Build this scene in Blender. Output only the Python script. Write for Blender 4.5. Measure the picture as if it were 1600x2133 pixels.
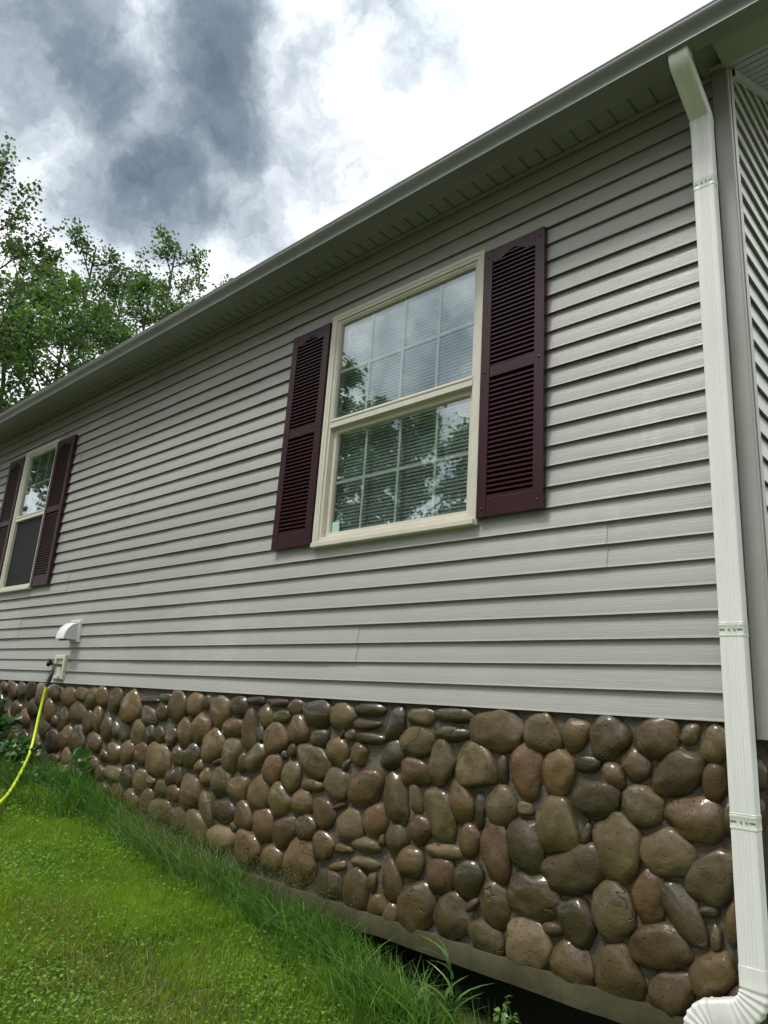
import bpy, bmesh, math, random
import numpy as np
from mathutils import Matrix, Vector, noise as mnoise

for o in list(bpy.data.objects):
    bpy.data.objects.remove(o, do_unlink=True)
SC = bpy.context.scene
COL = SC.collection
rad = math.radians

# ------------------------------------------------------------------ camera
cam_d = bpy.data.cameras.new('camera')
cam = bpy.data.objects.new('camera', cam_d)
COL.objects.link(cam)
cam_d.sensor_fit = 'HORIZONTAL'
cam_d.sensor_width = 36.0
cam_d.lens = 1495.876 / 1600 * 36.0
cam_d.clip_start = 0.05
cam_d.clip_end = 2000
CP = Vector((0.0, -2.8457, -0.0371))
R_ = Vector((0.73730596, 0.67236682, 0.06559555))
U_ = Vector((0.13200095, -0.23861185, 0.96210194))
F_ = Vector((-0.6625373, 0.70070482, 0.264683))
cam.matrix_world = Matrix(((R_.x, U_.x, -F_.x, CP.x), (R_.y, U_.y, -F_.y, CP.y), (R_.z, U_.z, -F_.z, CP.z), (0, 0, 0, 1)))
SC.camera = cam

# ------------------------------------------------------------------ view and light
SC.view_settings.view_transform = 'Standard'
SC.view_settings.look = 'None'
SC.view_settings.gamma = 1.0
SC.view_settings.use_curve_mapping = False
SC.view_settings.exposure = 0.68
SC.cycles.max_bounces = 8
SC.cycles.diffuse_bounces = 4
SC.cycles.glossy_bounces = 4
SC.cycles.transparent_max_bounces = 12
SC.cycles.caustics_reflective = False
SC.cycles.caustics_refractive = False

SUN_EL, SUN_AZ = rad(61), rad(203)       # direction the light comes from: azimuth measured from +y clockwise
sun_dir = Vector((math.sin(SUN_AZ) * math.cos(SUN_EL), math.cos(SUN_AZ) * math.cos(SUN_EL), math.sin(SUN_EL)))
sl = bpy.data.lights.new('sun', 'SUN')
sl.energy = 1.5
sl.angle = rad(15)
sl.color = (1.0, 0.97, 0.92)
so = bpy.data.objects.new('sun', sl)
so.rotation_euler = sun_dir.to_track_quat('Z', 'Y').to_euler()
so.location = (-6, -10, 20)
COL.objects.link(so)

world = bpy.data.worlds.new('World')
SC.world = world
world.use_nodes = True


class NT:
    """small helper round a node tree"""
    def __init__(s, tree):
        s.t = tree; s.n = tree.nodes; s.l = tree.links
        s.n.clear()

    def node(s, typ, **kw):
        n = s.n.new(typ)
        for k, v in kw.items():
            setattr(n, k, v)
        return n

    def put(s, sock, v):
        if hasattr(v, 'node'):
            s.l.new(v, sock)
        else:
            sock.default_value = v

    def math(s, op, a, b=0.0, c=0.0, clamp=False):
        n = s.node('ShaderNodeMath', operation=op, use_clamp=clamp)
        s.put(n.inputs[0], a); s.put(n.inputs[1], b); s.put(n.inputs[2], c)
        return n.outputs[0]

    def vmath(s, op, a, b=(0, 0, 0), scale=None):
        n = s.node('ShaderNodeVectorMath', operation=op)
        s.put(n.inputs[0], a); s.put(n.inputs[1], b)
        if scale is not None:
            s.put(n.inputs['Scale'], scale)
        return n.outputs['Value'] if op in ('DISTANCE', 'LENGTH', 'DOT_PRODUCT') else n.outputs[0]

    def maprange(s, v, a, b, c=0.0, d=1.0, smooth=True):
        n = s.node('ShaderNodeMapRange', interpolation_type='SMOOTHSTEP' if smooth else 'LINEAR')
        s.put(n.inputs['Value'], v)
        for k, x in zip(('From Min', 'From Max', 'To Min', 'To Max'), (a, b, c, d)):
            s.put(n.inputs[k], x)
        return n.outputs[0]

    def noise(s, vec, scale, detail=4.0, rough=0.55, dist=0.0, color=False):
        n = s.node('ShaderNodeTexNoise')
        s.put(n.inputs['Vector'], vec)
        n.inputs['Scale'].default_value = scale
        n.inputs['Detail'].default_value = detail
        n.inputs['Roughness'].default_value = rough
        n.inputs['Distortion'].default_value = dist
        return n.outputs['Color' if color else 'Fac']

    def mix(s, f, a, b, blend='MIX'):
        n = s.node('ShaderNodeMix', data_type='RGBA', blend_type=blend)
        s.put(n.inputs[0], f); s.put(n.inputs[6], a); s.put(n.inputs[7], b)
        return n.outputs[2]

    def ramp(s, f, stops):
        n = s.node('ShaderNodeValToRGB')
        e = n.color_ramp.elements
        while len(e) < len(stops):
            e.new(0.5)
        for i, (p, c) in enumerate(stops):
            e[i].position = p
            e[i].color = (c[0], c[1], c[2], 1)
        s.put(n.inputs[0], f)
        return n.outputs[0]


# cloudy sky: a Nishita sky almost wholly covered by procedural cloud
w = NT(world.node_tree)
wout = w.node('ShaderNodeOutputWorld')
bg = w.node('ShaderNodeBackground')
bg.inputs['Strength'].default_value = 0.1
sky = w.node('ShaderNodeTexSky', sky_type='NISHITA')
sky.sun_disc = False
sky.sun_elevation = SUN_EL
sky.sun_rotation = SUN_AZ
tc = w.node('ShaderNodeTexCoord')
D = tc.outputs['Generated']
n1 = w.vmath('SUBTRACT', w.noise(D, 4.0, 2.0, color=True), (0.5, 0.5, 0.5))
n2 = w.vmath('SUBTRACT', w.noise(D, 15.0, 4.0, 0.6, color=True), (0.5, 0.5, 0.5))
Dw = w.vmath('ADD', D, w.vmath('SCALE', n1, scale=0.11))
Dw = w.vmath('ADD', Dw, w.vmath('SCALE', n2, scale=0.10))
BLOBS = [(-0.605, 0.31, 0.733, 0.075, 0.9), (-0.634, 0.328, 0.7, 0.085, 0.9), (-0.654, 0.353, 0.67, 0.085, 0.9), (-0.715, 0.328, 0.617, 0.085, 0.85), (-0.748, 0.327, 0.578, 0.075, 0.72), (-0.716, 0.372, 0.591, 0.06, 0.68), (-0.71, 0.153, 0.687, 0.07, 0.72), (-0.716, 0.195, 0.67, 0.06, 0.81), (-0.718, 0.243, 0.652, 0.06, 0.85), (-0.721, 0.291, 0.629, 0.06, 0.85), (-0.75, 0.146, 0.646, 0.07, 0.6), (-0.797, 0.146, 0.586, 0.08, 0.45), (-0.556, 0.405, 0.726, 0.05, 0.35), (-0.445, 0.499, 0.744, 0.055, 0.34), (-0.463, 0.45, 0.763, 0.05, 0.35), (-0.604, 0.457, 0.653, 0.08, 0.33), (-0.677, 0.448, 0.584, 0.07, 0.42), (-0.578, 0.499, 0.646, 0.05, 0.25), (-0.777, 0.27, 0.569, 0.06, 0.35), (-0.646, 0.384, 0.66, 0.06, 0.77)]
cloud = None
for x, y, z, r, s_ in BLOBS:
    d = w.vmath('DISTANCE', Dw, (x, y, z))
    m = w.maprange(d, r * 1.85, r * 0.15, 0.0, s_)
    cloud = m if cloud is None else w.math('SMOOTH_MAX', cloud, m, 0.15)
# the same broken cloud over the rest of the sky
big = w.noise(D, 2.6, 5.0, 0.55, 0.3)
rest = w.maprange(big, 0.52, 0.76, 0.0, 0.6)
cloud = w.math('MAXIMUM', cloud, rest)
fine = w.noise(Dw, 13.0, 8.0, 0.64)
f2 = w.math('MULTIPLY_ADD', w.math('SUBTRACT', fine, 0.5), 0.85, cloud, clamp=True)
ccol = w.ramp(f2, [(0.0, (1.0, 1.0, 0.985)), (0.10, (0.84, 0.87, 0.88)), (0.28, (0.56, 0.605, 0.64)), (0.5, (0.32, 0.365, 0.41)), (0.78, (0.165, 0.20, 0.245)), (1.0, (0.100, 0.128, 0.166))])
glow = w.maprange(w.vmath('DOT_PRODUCT', D, (0.10, 0.55, 0.829)), 0.80, 1.0, 0.0, 1.2)      # the sun behind thin cloud over the roof
ccol = w.vmath('SCALE', ccol, scale=w.math('MULTIPLY_ADD', glow, 9.5, 9.5))
col = w.mix(0.94, sky.outputs[0], ccol)
w.l.new(col, bg.inputs['Color'])
w.l.new(bg.outputs[0], wout.inputs['Surface'])

# ------------------------------------------------------------------ materials
MATS = {}


def new_mat(name):
    m = bpy.data.materials.new(name)
    m.use_nodes = True
    t = NT(m.node_tree)
    out = t.node('ShaderNodeOutputMaterial')
    p = t.node('ShaderNodeBsdfPrincipled')
    t.l.new(p.outputs[0], out.inputs['Surface'])
    MATS[name] = m
    return m, t, p, out


def bump(t, p, h, strength=0.3, dist=0.005):
    b = t.node('ShaderNodeBump')
    b.inputs['Strength'].default_value = strength
    b.inputs['Distance'].default_value = dist
    t.put(b.inputs['Height'], h)
    t.l.new(b.outputs[0], p.inputs['Normal'])


def objco(t, scale=(1, 1, 1), rnd=False):
    c = t.node('ShaderNodeTexCoord').outputs['Object']
    if rnd:
        i = t.node('ShaderNodeObjectInfo')
        c = t.vmath('ADD', c, t.vmath('SCALE', (37.0, 17.0, 11.0), scale=i.outputs['Random']))
    return t.vmath('MULTIPLY', c, scale)


def plain(name, col, rough=0.5, spec=0.5, var=0.12, nscale=6.0, bumpf=0.0, bscale=80.0, metal=0.0, rnd=False):
    m, t, p, o = new_mat(name)
    c = objco(t, rnd=rnd)
    n = t.noise(c, nscale, 5.0, 0.6)
    f = t.maprange(n, 0.3, 0.7, 1 - var, 1 + var, smooth=False)
    t.put(p.inputs['Base Color'], t.vmath('SCALE', col, scale=f))
    t.put(p.inputs['Roughness'], t.maprange(n, 0.3, 0.7, rough * 0.85, min(1, rough * 1.15), smooth=False))
    p.inputs['Specular IOR Level'].default_value = spec
    p.inputs['Metallic'].default_value = metal
    if bumpf:
        bump(t, p, t.noise(c, bscale, 4.0, 0.6), bumpf, 0.003)
    return m


def siding_mat(name, stretch, rl=0.25, bs=0.6):
    m, t, p, o = new_mat(name)
    c = t.node('ShaderNodeTexCoord').outputs['Object']
    i = t.node('ShaderNodeObjectInfo')
    cr = t.vmath('ADD', c, t.vmath('SCALE', (23.0, 13.0, 0.0), scale=i.outputs['Random']))
    g = t.noise(t.vmath('MULTIPLY', cr, stretch), 1.0, 5.0, 0.65, 0.6)
    big = t.noise(t.vmath('MULTIPLY', c, (0.5, 0.5, 1.2)), 1.3, 4.0, 0.6)
    drip = t.noise(t.vmath('MULTIPLY', c, (14.0, 14.0, 1.4)), 1.0, 3.0, 0.6)
    v = t.math('MULTIPLY', t.maprange(g, 0.3, 0.7, 0.95, 1.05, smooth=False), t.maprange(big, 0.3, 0.7, 0.93, 1.07, smooth=False))
    v = t.math('MULTIPLY', v, t.maprange(i.outputs['Random'], 0, 1, 0.97, 1.03, smooth=False))
    base = t.vmath('SCALE', (0.395, 0.388, 0.362), scale=v)
    chalk_sheen = t.math('MULTIPLY', t.maprange(drip, 0.50, 0.70), t.maprange(big, 0.50, 0.64))  # pale weather streaks, with sheen patches painted into the colour too
    base = t.mix(t.math('MULTIPLY', chalk_sheen, 0.42), base, (0.55, 0.55, 0.54, 1))
    t.put(p.inputs['Base Color'], base)
    t.put(p.inputs['Roughness'], t.math('ADD', t.maprange(g, 0.3, 0.7, rl, rl + .2, smooth=False), t.math('MULTIPLY', chalk_sheen, -0.1)))
    p.inputs['Specular IOR Level'].default_value = 0.55
    bump(t, p, g, bs, 0.0024)
    return m


siding_mat('vinyl_siding', (5.0, 5.0, 190.0))
siding_mat('vinyl_siding_end', (5.0, 5.0, 190.0), 0.20, 0.15)
plain('corner_vinyl', (0.33, 0.32, 0.30), 0.45, 0.5, 0.06, 3.0, 0.08, 60)
plain('gutter_metal', (0.20, 0.21, 0.195), 0.32, 0.6, 0.10, 2.5, 0.03, 30)
plain('soffit_vinyl', (0.36, 0.355, 0.36), 0.5, 0.45, 0.08, 3.0)
plain('soffit_dark', (0.035, 0.04, 0.04), 0.7, 0.3)
plain('window_vinyl', (0.64, 0.61, 0.515), 0.42, 0.5, 0.06, 8.0, 0.05, 50)
plain('grille_white', (0.72, 0.78, 0.72), 0.4)
plain('blind_white', (0.80, 0.83, 0.82), 0.45)
plain('room_paint', (0.30, 0.30, 0.28), 0.8)
plain('sheathing_wood', (0.12, 0.10, 0.08), 0.8)
plain('roof_shingle', (0.06, 0.055, 0.05), 0.9, 0.2, 0.3, 20, 0.5, 120)
plain('vent_white', (0.80, 0.83, 0.82), 0.35, 0.5, 0.03)
plain('vent_shade', (0.60, 0.63, 0.62), 0.5, 0.5, 0.03)
plain('black_plastic', (0.008, 0.008, 0.009), 0.35)
plain('tap_metal', (0.22, 0.22, 0.20), 0.35, 0.5, 0.2, 40, metal=0.8)
plain('hose_yellow', (0.70, 0.86, 0.045), 0.35, 0.5, 0.07, 12.0, 0.05, 150)
plain('hose_sleeve', (0.045, 0.055, 0.06), 0.5)
plain('sticker_film', (0.40, 0.62, 0.55), 0.4)
plain('bark', (0.075, 0.062, 0.05), 0.9, 0.2, 0.3, 6.0, 0.6, 25)
plain('stem_green', (0.06, 0.12, 0.03), 0.5)
plain('void_shade', (0.006, 0.006, 0.007), 0.6, 0.3, 0.3, 8)  # near-black, stands in for the shade in the gap under the ledge
plain('strap_metal', (0.66, 0.70, 0.63), 0.38, 0.5, 0.05)


def spout_mat():
    m, t, p, o = new_mat('downspout_paint')
    c = t.node('ShaderNodeTexCoord').outputs['Object']
    n = t.noise(t.vmath('MULTIPLY', c, (20, 20, 1.6)), 1.0, 5.0, 0.6)
    d = t.noise(c, 45.0, 4.0, 0.7)
    base = t.mix(t.maprange(n, 0.35, 0.75), (0.82, 0.815, 0.785, 1), (0.75, 0.75, 0.715, 1))
    base = t.mix(t.math('MULTIPLY', t.maprange(d, 0.68, 0.78), 0.5), base, (0.28, 0.29, 0.24, 1))
    t.put(p.inputs['Base Color'], base)
    t.put(p.inputs['Roughness'], t.maprange(n, 0.3, 0.7, 0.30, 0.45, smooth=False))
    bump(t, p, t.noise(c, 14.0, 3.0, 0.5), 0.08, 0.004)


spout_mat()


def shutter_mat():
    m, t, p, o = new_mat('shutter_plastic')
    c = objco(t)
    g = t.noise(t.vmath('MULTIPLY', c, (160, 160, 8)), 1.0, 4.0, 0.6)
    n = t.noise(c, 3.0, 4.0, 0.6)
    t.put(p.inputs['Base Color'], t.mix(n, (0.040, 0.0068, 0.0125, 1), (0.027, 0.0052, 0.0095, 1)))
    t.put(p.inputs['Roughness'], t.maprange(n, 0.3, 0.7, 0.30, 0.42, smooth=False))
    p.inputs['Specular IOR Level'].default_value = 0.38
    bump(t, p, g, 0.15, 0.001)


shutter_mat()


def glass_mat():
    m, t, p, o = new_mat('window_glass')
    t.n.remove(p)
    lw = t.node('ShaderNodeLayerWeight')
    lw.inputs['Blend'].default_value = 0.5
    f = t.math('POWER', lw.outputs['Facing'], 3.0)
    fac = t.math('MULTIPLY_ADD', f, 0.62, 0.13, clamp=True)    # per face of a pane
    c = t.node('ShaderNodeTexCoord').outputs['Object']
    gl = t.node('ShaderNodeBsdfGlossy')
    gl.inputs['Roughness'].default_value = 0.012
    gl.inputs['Color'].default_value = (0.97, 1.0, 1.0, 1)
    b = t.node('ShaderNodeBump')
    b.inputs['Strength'].default_value = 0.06
    b.inputs['Distance'].default_value = 0.02
    t.put(b.inputs['Height'], t.noise(c, 2.2, 2.0, 0.5))
    t.l.new(b.outputs[0], gl.inputs['Normal'])
    tr = t.node('ShaderNodeBsdfTransparent')
    tr.inputs['Color'].default_value = (0.905, 0.93, 0.92, 1)
    mx = t.node('ShaderNodeMixShader')
    t.put(mx.inputs[0], fac)
    t.l.new(tr.outputs[0], mx.inputs[1]); t.l.new(gl.outputs[0], mx.inputs[2])
    t.l.new(mx.outputs[0], o.inputs['Surface'])


glass_mat()


def screen_mat():
    m, t, p, o = new_mat('insect_screen')
    t.put(p.inputs['Base Color'], (0.004, 0.006, 0.006, 1))
    p.inputs['Roughness'].default_value = 0.6
    tr = t.node('ShaderNodeBsdfTransparent')
    mx = t.node('ShaderNodeMixShader')
    mx.inputs[0].default_value = 0.88
    t.l.new(tr.outputs[0], mx.inputs[1]); t.l.new(p.outputs[0], mx.inputs[2])
    t.l.new(mx.outputs[0], o.inputs['Surface'])


screen_mat()


def vent_soffit_mat():
    """vinyl with rows of small punched holes"""
    m, t, p, o = new_mat('soffit_perforated')
    c = t.node('ShaderNodeTexCoord').outputs['Object']
    s_ = t.vmath('SINE', t.vmath('SCALE', c, scale=2 * math.pi / 0.0085))
    x = t.node('ShaderNodeSeparateXYZ')
    t.l.new(s_, x.inputs[0])
    hole = t.maprange(t.math('MULTIPLY', x.outputs[0], x.outputs[1]), 0.45, 0.7)
    n = t.noise(c, 4.0, 4.0)
    base = t.vmath('SCALE', (0.36, 0.355, 0.36), scale=t.maprange(n, 0.3, 0.7, 0.92, 1.08))
    t.put(p.inputs['Base Color'], t.mix(hole, base, (0.06, 0.065, 0.06, 1)))
    p.inputs['Roughness'].default_value = 0.5


vent_soffit_mat()


def rake_mat():
    m, t, p, o = new_mat('rake_soffit_grain')
    c = t.node('ShaderNodeTexCoord').outputs['Object']
    g = t.noise(t.vmath('MULTIPLY', c, (6, 40, 40)), 1.0, 5.0, 0.7, 1.5)
    t.put(p.inputs['Base Color'], t.mix(t.maprange(g, 0.35, 0.65), (0.19, 0.19, 0.18, 1), (0.33, 0.33, 0.315, 1)))
    p.inputs['Roughness'].default_value = 0.5
    bump(t, p, g, 0.3, 0.002)


rake_mat()


def stone_mat(name, c1, c2, c3):
    m, t, p, o = new_mat(name)
    c = objco(t, rnd=True)
    i = t.node('ShaderNodeObjectInfo')
    n = t.noise(c, 9.0, 5.0, 0.6, 0.4)
    band = t.noise(t.vmath('MULTIPLY', c, (9.0, 9.0, 3.0)), 1.0, 4.0, 0.6, 0.8)
    pit = t.noise(c, 70.0, 3.0, 0.6)
    base = t.mix(t.maprange(n, 0.35, 0.68), c1 + (1,), c2 + (1,))
    base = t.mix(t.math('MULTIPLY', t.maprange(band, 0.5, 0.7), 0.6), base, c3 + (1,))
    base = t.vmath('SCALE', base, scale=t.maprange(i.outputs['Random'], 0, 1, 0.72, 1.36, smooth=False))
    base = t.mix(t.math('MULTIPLY', t.maprange(pit, 0.66, 0.74), 0.75), base, (0.008, 0.006, 0.005, 1))
    t.put(p.inputs['Base Color'], base)
    # wet skin: sharp gloss with drier, rougher patches
    wet = t.maprange(t.noise(c, 5.0, 5.0, 0.65), 0.40, 0.60)
    t.put(p.inputs['Roughness'], t.mix(wet, (0.40, 0.40, 0.40, 1), (0.65, 0.65, 0.65, 1)))
    p.inputs['Specular IOR Level'].default_value = 0.3
    vein = t.math('ABSOLUTE', t.math('SUBTRACT', t.noise(c, 4.5, 3.0, 0.5, 0.2), 0.5))
    crack = t.math('MULTIPLY', t.maprange(vein, 0.0, 0.010, 1.0, 0.0), t.maprange(t.noise(c, 4.0, 2.0), 0.54, 0.62))
    t.put(p.inputs['Base Color'], t.mix(t.math('MULTIPLY', crack, 0.45), base, (0.012, 0.009, 0.006, 1)))
    h = t.math('ADD', t.math('MULTIPLY', t.math('SUBTRACT', t.noise(c, 28.0, 5.0, 0.65), crack), 1.0), t.math('MULTIPLY', t.maprange(pit, 0.60, 0.74), -0.7))
    bump(t, p, h, 0.9, 0.006)
    p.inputs['Coat Weight'].default_value = 0.85
    t.put(p.inputs['Coat Weight'], t.maprange(wet, 0.2, 0.8, 0.85, 0.15, smooth=False))
    p.inputs['Coat Roughness'].default_value = 0.13
    cb = t.node('ShaderNodeBump')
    cb.inputs['Strength'].default_value = 0.4
    cb.inputs['Distance'].default_value = 0.005
    t.put(cb.inputs['Height'], t.noise(c, 30.0, 4.0, 0.6))
    t.l.new(cb.outputs[0], p.inputs['Coat Normal'])


stone_mat('stone_olive', (0.0746, 0.0560, 0.0232), (0.1131, 0.0839, 0.0372), (0.0528, 0.0398, 0.0176))
stone_mat('stone_brown', (0.0769, 0.0502, 0.0213), (0.1183, 0.0772, 0.0326), (0.1266, 0.0857, 0.0347))
stone_mat('stone_dark', (0.0433, 0.0318, 0.0156), (0.0699, 0.0489, 0.0236), (0.0798, 0.0558, 0.0257))
stone_mat('stone_red', (0.0866, 0.0499, 0.0223), (0.1204, 0.0697, 0.0302), (0.0697, 0.0469, 0.0243))
stone_mat('stone_grey', (0.0877, 0.0650, 0.0318), (0.1256, 0.0945, 0.0479), (0.0715, 0.0532, 0.0261))
stone_mat('stone_tan', (0.1200, 0.0880, 0.0440), (0.1650, 0.1250, 0.0680), (0.0950, 0.0680, 0.0340))


def mortar_mat():
    m, t, p, o = new_mat('mortar')
    c = t.node('ShaderNodeTexCoord').outputs['Object']
    n = t.noise(c, 5.0, 5.0, 0.65)
    g = t.noise(c, 160.0, 4.0, 0.7)
    base = t.mix(t.maprange(n, 0.35, 0.65), (0.078, 0.067, 0.050, 1), (0.130, 0.116, 0.092, 1))
    base = t.vmath('SCALE', base, scale=t.maprange(g, 0.3, 0.7, 0.65, 1.35, smooth=False))
    t.put(p.inputs['Base Color'], base)
    t.put(p.inputs['Roughness'], t.maprange(n, 0.4, 0.6, 0.35, 0.62))
    bump(t, p, t.math('ADD', g, t.math('MULTIPLY', t.noise(c, 40.0, 4.0, 0.6), 2.0)), 0.7, 0.006)


mortar_mat()


def ledge_mat():
    m, t, p, o = new_mat('ledge_concrete')
    c = t.node('ShaderNodeTexCoord').outputs['Object']
    n = t.noise(c, 4.0, 5.0, 0.65)
    s_ = t.noise(t.vmath('MULTIPLY', c, (16, 16, 1.5)), 1.0, 4.0, 0.65)
    base = t.mix(t.maprange(n, 0.35, 0.65), (0.066, 0.058, 0.030, 1), (0.105, 0.094, 0.055, 1))
    base = t.mix(t.math('MULTIPLY', t.maprange(s_, 0.52, 0.68), 0.7), base, (0.045, 0.060, 0.014, 1))
    base = t.mix(t.math('MULTIPLY', t.maprange(t.noise(c, 1.6, 3.0), 0.5, 0.65), 0.55), base, (0.028, 0.022, 0.015, 1))
    t.put(p.inputs['Base Color'], base)
    p.inputs['Roughness'].default_value = 0.6
    bump(t, p, t.noise(c, 60.0, 5.0, 0.65), 0.4, 0.004)


ledge_mat()


def ground_mat():
    m, t, p, o = new_mat('lawn_soil')
    c = t.node('ShaderNodeTexCoord').outputs['Object']
    n = t.noise(c, 1.3, 5.0, 0.6)
    f = t.noise(c, 60.0, 4.0, 0.7)
    base = t.mix(t.maprange(n, 0.35, 0.65), (0.050, 0.085, 0.014, 1), (0.070, 0.105, 0.018, 1))
    base = t.mix(t.maprange(f, 0.45, 0.7), base, (0.030, 0.028, 0.012, 1))
    sep = t.node('ShaderNodeSeparateXYZ')
    t.l.new(c, sep.inputs[0])
    away = t.math('MULTIPLY', t.maprange(t.math('ADD', sep.outputs[1], t.math('MULTIPLY', n, 1.6)), -3.2, -4.6), 0.75)
    base = t.mix(away, base, (0.165, 0.155, 0.130, 1))       # unseen ground made pale and neutral to bounce light under the eaves
    t.put(p.inputs['Base Color'], base)
    p.inputs['Roughness'].default_value = 0.9
    bump(t, p, f, 0.8, 0.02)


ground_mat()


def leafy(name, attr, col, var=0.35, trans=0.35, rough=0.45):
    """leaves and blades: colour from a per-leaf tint, some light let through"""
    m, t, p, o = new_mat(name)
    if attr:
        a = t.node('ShaderNodeAttribute', attribute_name='tint')
        base = a.outputs['Color']
    else:
        base = t.vmath('SCALE', col, scale=t.maprange(t.noise(objco(t), 8.0, 3.0), 0.3, 0.7, 1 - var, 1 + var))
    t.put(p.inputs['Base Color'], base)
    p.inputs['Roughness'].default_value = rough
    tl = t.node('ShaderNodeBsdfTranslucent')
    t.put(tl.inputs['Color'], t.vmath('MULTIPLY', base, (1.5, 1.5, 0.7)))
    mx = t.node('ShaderNodeMixShader')
    mx.inputs[0].default_value = trans
    t.l.new(p.outputs[0], mx.inputs[1]); t.l.new(tl.outputs[0], mx.inputs[2])
    t.l.new(mx.outputs[0], o.inputs['Surface'])


leafy('tree_leaf', True, None, trans=0.30)
leafy('grass_blade', True, None, trans=0.45, rough=0.45)
leafy('weed_leaf', True, None, trans=0.25, rough=0.35)

# ------------------------------------------------------------------ mesh helpers


class MB:
    def __init__(s):
        s.v = []; s.f = []; s.mi = []

    def add(s, vs, fs, mi=0):
        o = len(s.v)
        s.v.extend([tuple(a) for a in vs])
        for f in fs:
            s.f.append(tuple(o + i for i in f)); s.mi.append(mi)

    def box(s, x0, x1, y0, y1, z0, z1, mi=0):
        s.add([(x0, y0, z0), (x1, y0, z0), (x1, y1, z0), (x0, y1, z0), (x0, y0, z1), (x1, y0, z1), (x1, y1, z1), (x0, y1, z1)],
              [(0, 3, 2, 1), (4, 5, 6, 7), (0, 1, 5, 4), (1, 2, 6, 5), (2, 3, 7, 6), (3, 0, 4, 7)], mi)

    def sweep(s, rings, closed=True, cap=True, mi=0):
        n = len(rings[0]); o = len(s.v)
        for r in rings:
            s.v.extend([tuple(a) for a in r])
        for i in range(len(rings) - 1):
            for j in range(n if closed else n - 1):
                a = o + i * n + j; b = o + i * n + (j + 1) % n
                s.f.append((a, b, b + n, a + n)); s.mi.append(mi)
        if cap and closed:
            s.f.append(tuple(o + i for i in range(n))[::-1]); s.mi.append(mi)
            s.f.append(tuple(o + (len(rings) - 1) * n + i for i in range(n))); s.mi.append(mi)

    def prism_x(s, prof, x0, x1, closed=True, mi=0, div=1):
        s.sweep([[(x0 + (x1 - x0) * i / div, y, z) for y, z in prof] for i in range(div + 1)], closed, True, mi)

    def tube(s, pts, r, n=8, mi=0, cap=True):
        pts = [Vector(p) for p in pts]
        rs = r if isinstance(r, (list, tuple)) else [r] * len(pts)
        rings = []
        up = None
        for i, p in enumerate(pts):
            d = (pts[min(i + 1, len(pts) - 1)] - pts[max(i - 1, 0)])
            d = d.normalized() if d.length > 1e-9 else Vector((0, 0, 1))
            if up is None:
                up = d.orthogonal().normalized()
            up = (up - d * up.dot(d)).normalized()
            sd = d.cross(up)
            rings.append([p + up * (rs[i] * math.cos(2 * math.pi * k / n)) + sd * (rs[i] * math.sin(2 * math.pi * k / n)) for k in range(n)])
        s.sweep(rings, True, cap, mi)

    def build(s, name, mats, parent=None, smooth=False, bevel=0.0, loc=None, sharp=35):
        me = bpy.data.meshes.new(name)
        me.from_pydata(s.v, [], s.f)
        ms = mats if isinstance(mats, (list, tuple)) else [mats]
        for m in ms:
            me.materials.append(MATS[m])
        if len(ms) > 1:
            me.polygons.foreach_set('material_index', s.mi)
        bm = bmesh.new(); bm.from_mesh(me)
        bmesh.ops.recalc_face_normals(bm, faces=bm.faces)
        bm.to_mesh(me); bm.free()
        if smooth:
            me.shade_smooth()
            try:
                me.set_sharp_from_angle(angle=rad(sharp))
            except Exception:
                pass
        o = bpy.data.objects.new(name, me)
        COL.objects.link(o)
        if parent:
            o.parent = parent
            if loc is None:
                o.matrix_parent_inverse = Matrix.Identity(4)
        if loc is not None:
            o.location = loc
        if bevel:
            b = o.modifiers.new('bevel', 'BEVEL')
            b.width = bevel; b.segments = 2; b.limit_method = 'ANGLE'; b.angle_limit = rad(40)
        return o


def np_mesh(name, V, F, mat, parent=None, tint=None, smooth=False):
    """fast mesh from numpy: V (n,3), F list of (m,k) index arrays; tint (n,3) per vertex"""
    me = bpy.data.meshes.new(name)
    fl = [np.asarray(f, dtype=np.int32) for f in F if len(f)]
    me.vertices.add(len(V))
    me.vertices.foreach_set('co', np.asarray(V, dtype=np.float32).ravel())
    nl = sum(f.size for f in fl); npoly = sum(f.shape[0] for f in fl)
    me.loops.add(nl); me.polygons.add(npoly)
    me.loops.foreach_set('vertex_index', np.concatenate([f.ravel() for f in fl]))
    tot = np.concatenate([np.full(f.shape[0], f.shape[1], dtype=np.int32) for f in fl])
    me.polygons.foreach_set('loop_start', np.concatenate([[0], np.cumsum(tot)[:-1]]).astype(np.int32))
    me.update(calc_edges=True)
    me.materials.append(MATS[mat])
    if tint is not None:
        a = me.attributes.new('tint', 'FLOAT_COLOR', 'POINT')
        c = np.ones((len(V), 4), dtype=np.float32); c[:, :3] = tint
        a.data.foreach_set('color', c.ravel())
    if smooth:
        me.shade_smooth()
    me.validate()
    o = bpy.data.objects.new(name, me)
    COL.objects.link(o)
    if parent:
        o.parent = parent
    return o


def tag(o, label=None, cat=None, group=None, kind=None):
    for k, v in (('label', label), ('category', cat), ('group', group), ('kind', kind)):
        if v:
            o[k] = v
    return o


def empty(name, loc=(0, 0, 0)):
    o = bpy.data.objects.new(name, None)
    o.empty_display_size = 0.2
    o.location = loc
    COL.objects.link(o)
    return o


def share(proto, parent, loc):
    c = proto.copy()
    COL.objects.link(c)
    c.parent = parent
    c.location = loc
    return c


# ------------------------------------------------------------------ ground
GT = np.array([(-300, -0.3), (-30, -.5), (-12, -.55), (-8, -.66), (-6.4, -.74), (-5.5, -.82), (-4.7, -.95), (-3.4, -1.10), (-2.35, -1.205), (-1.2, -1.33), (0, -1.47), (4, -1.6), (30, -2), (300, -3)])


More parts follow.
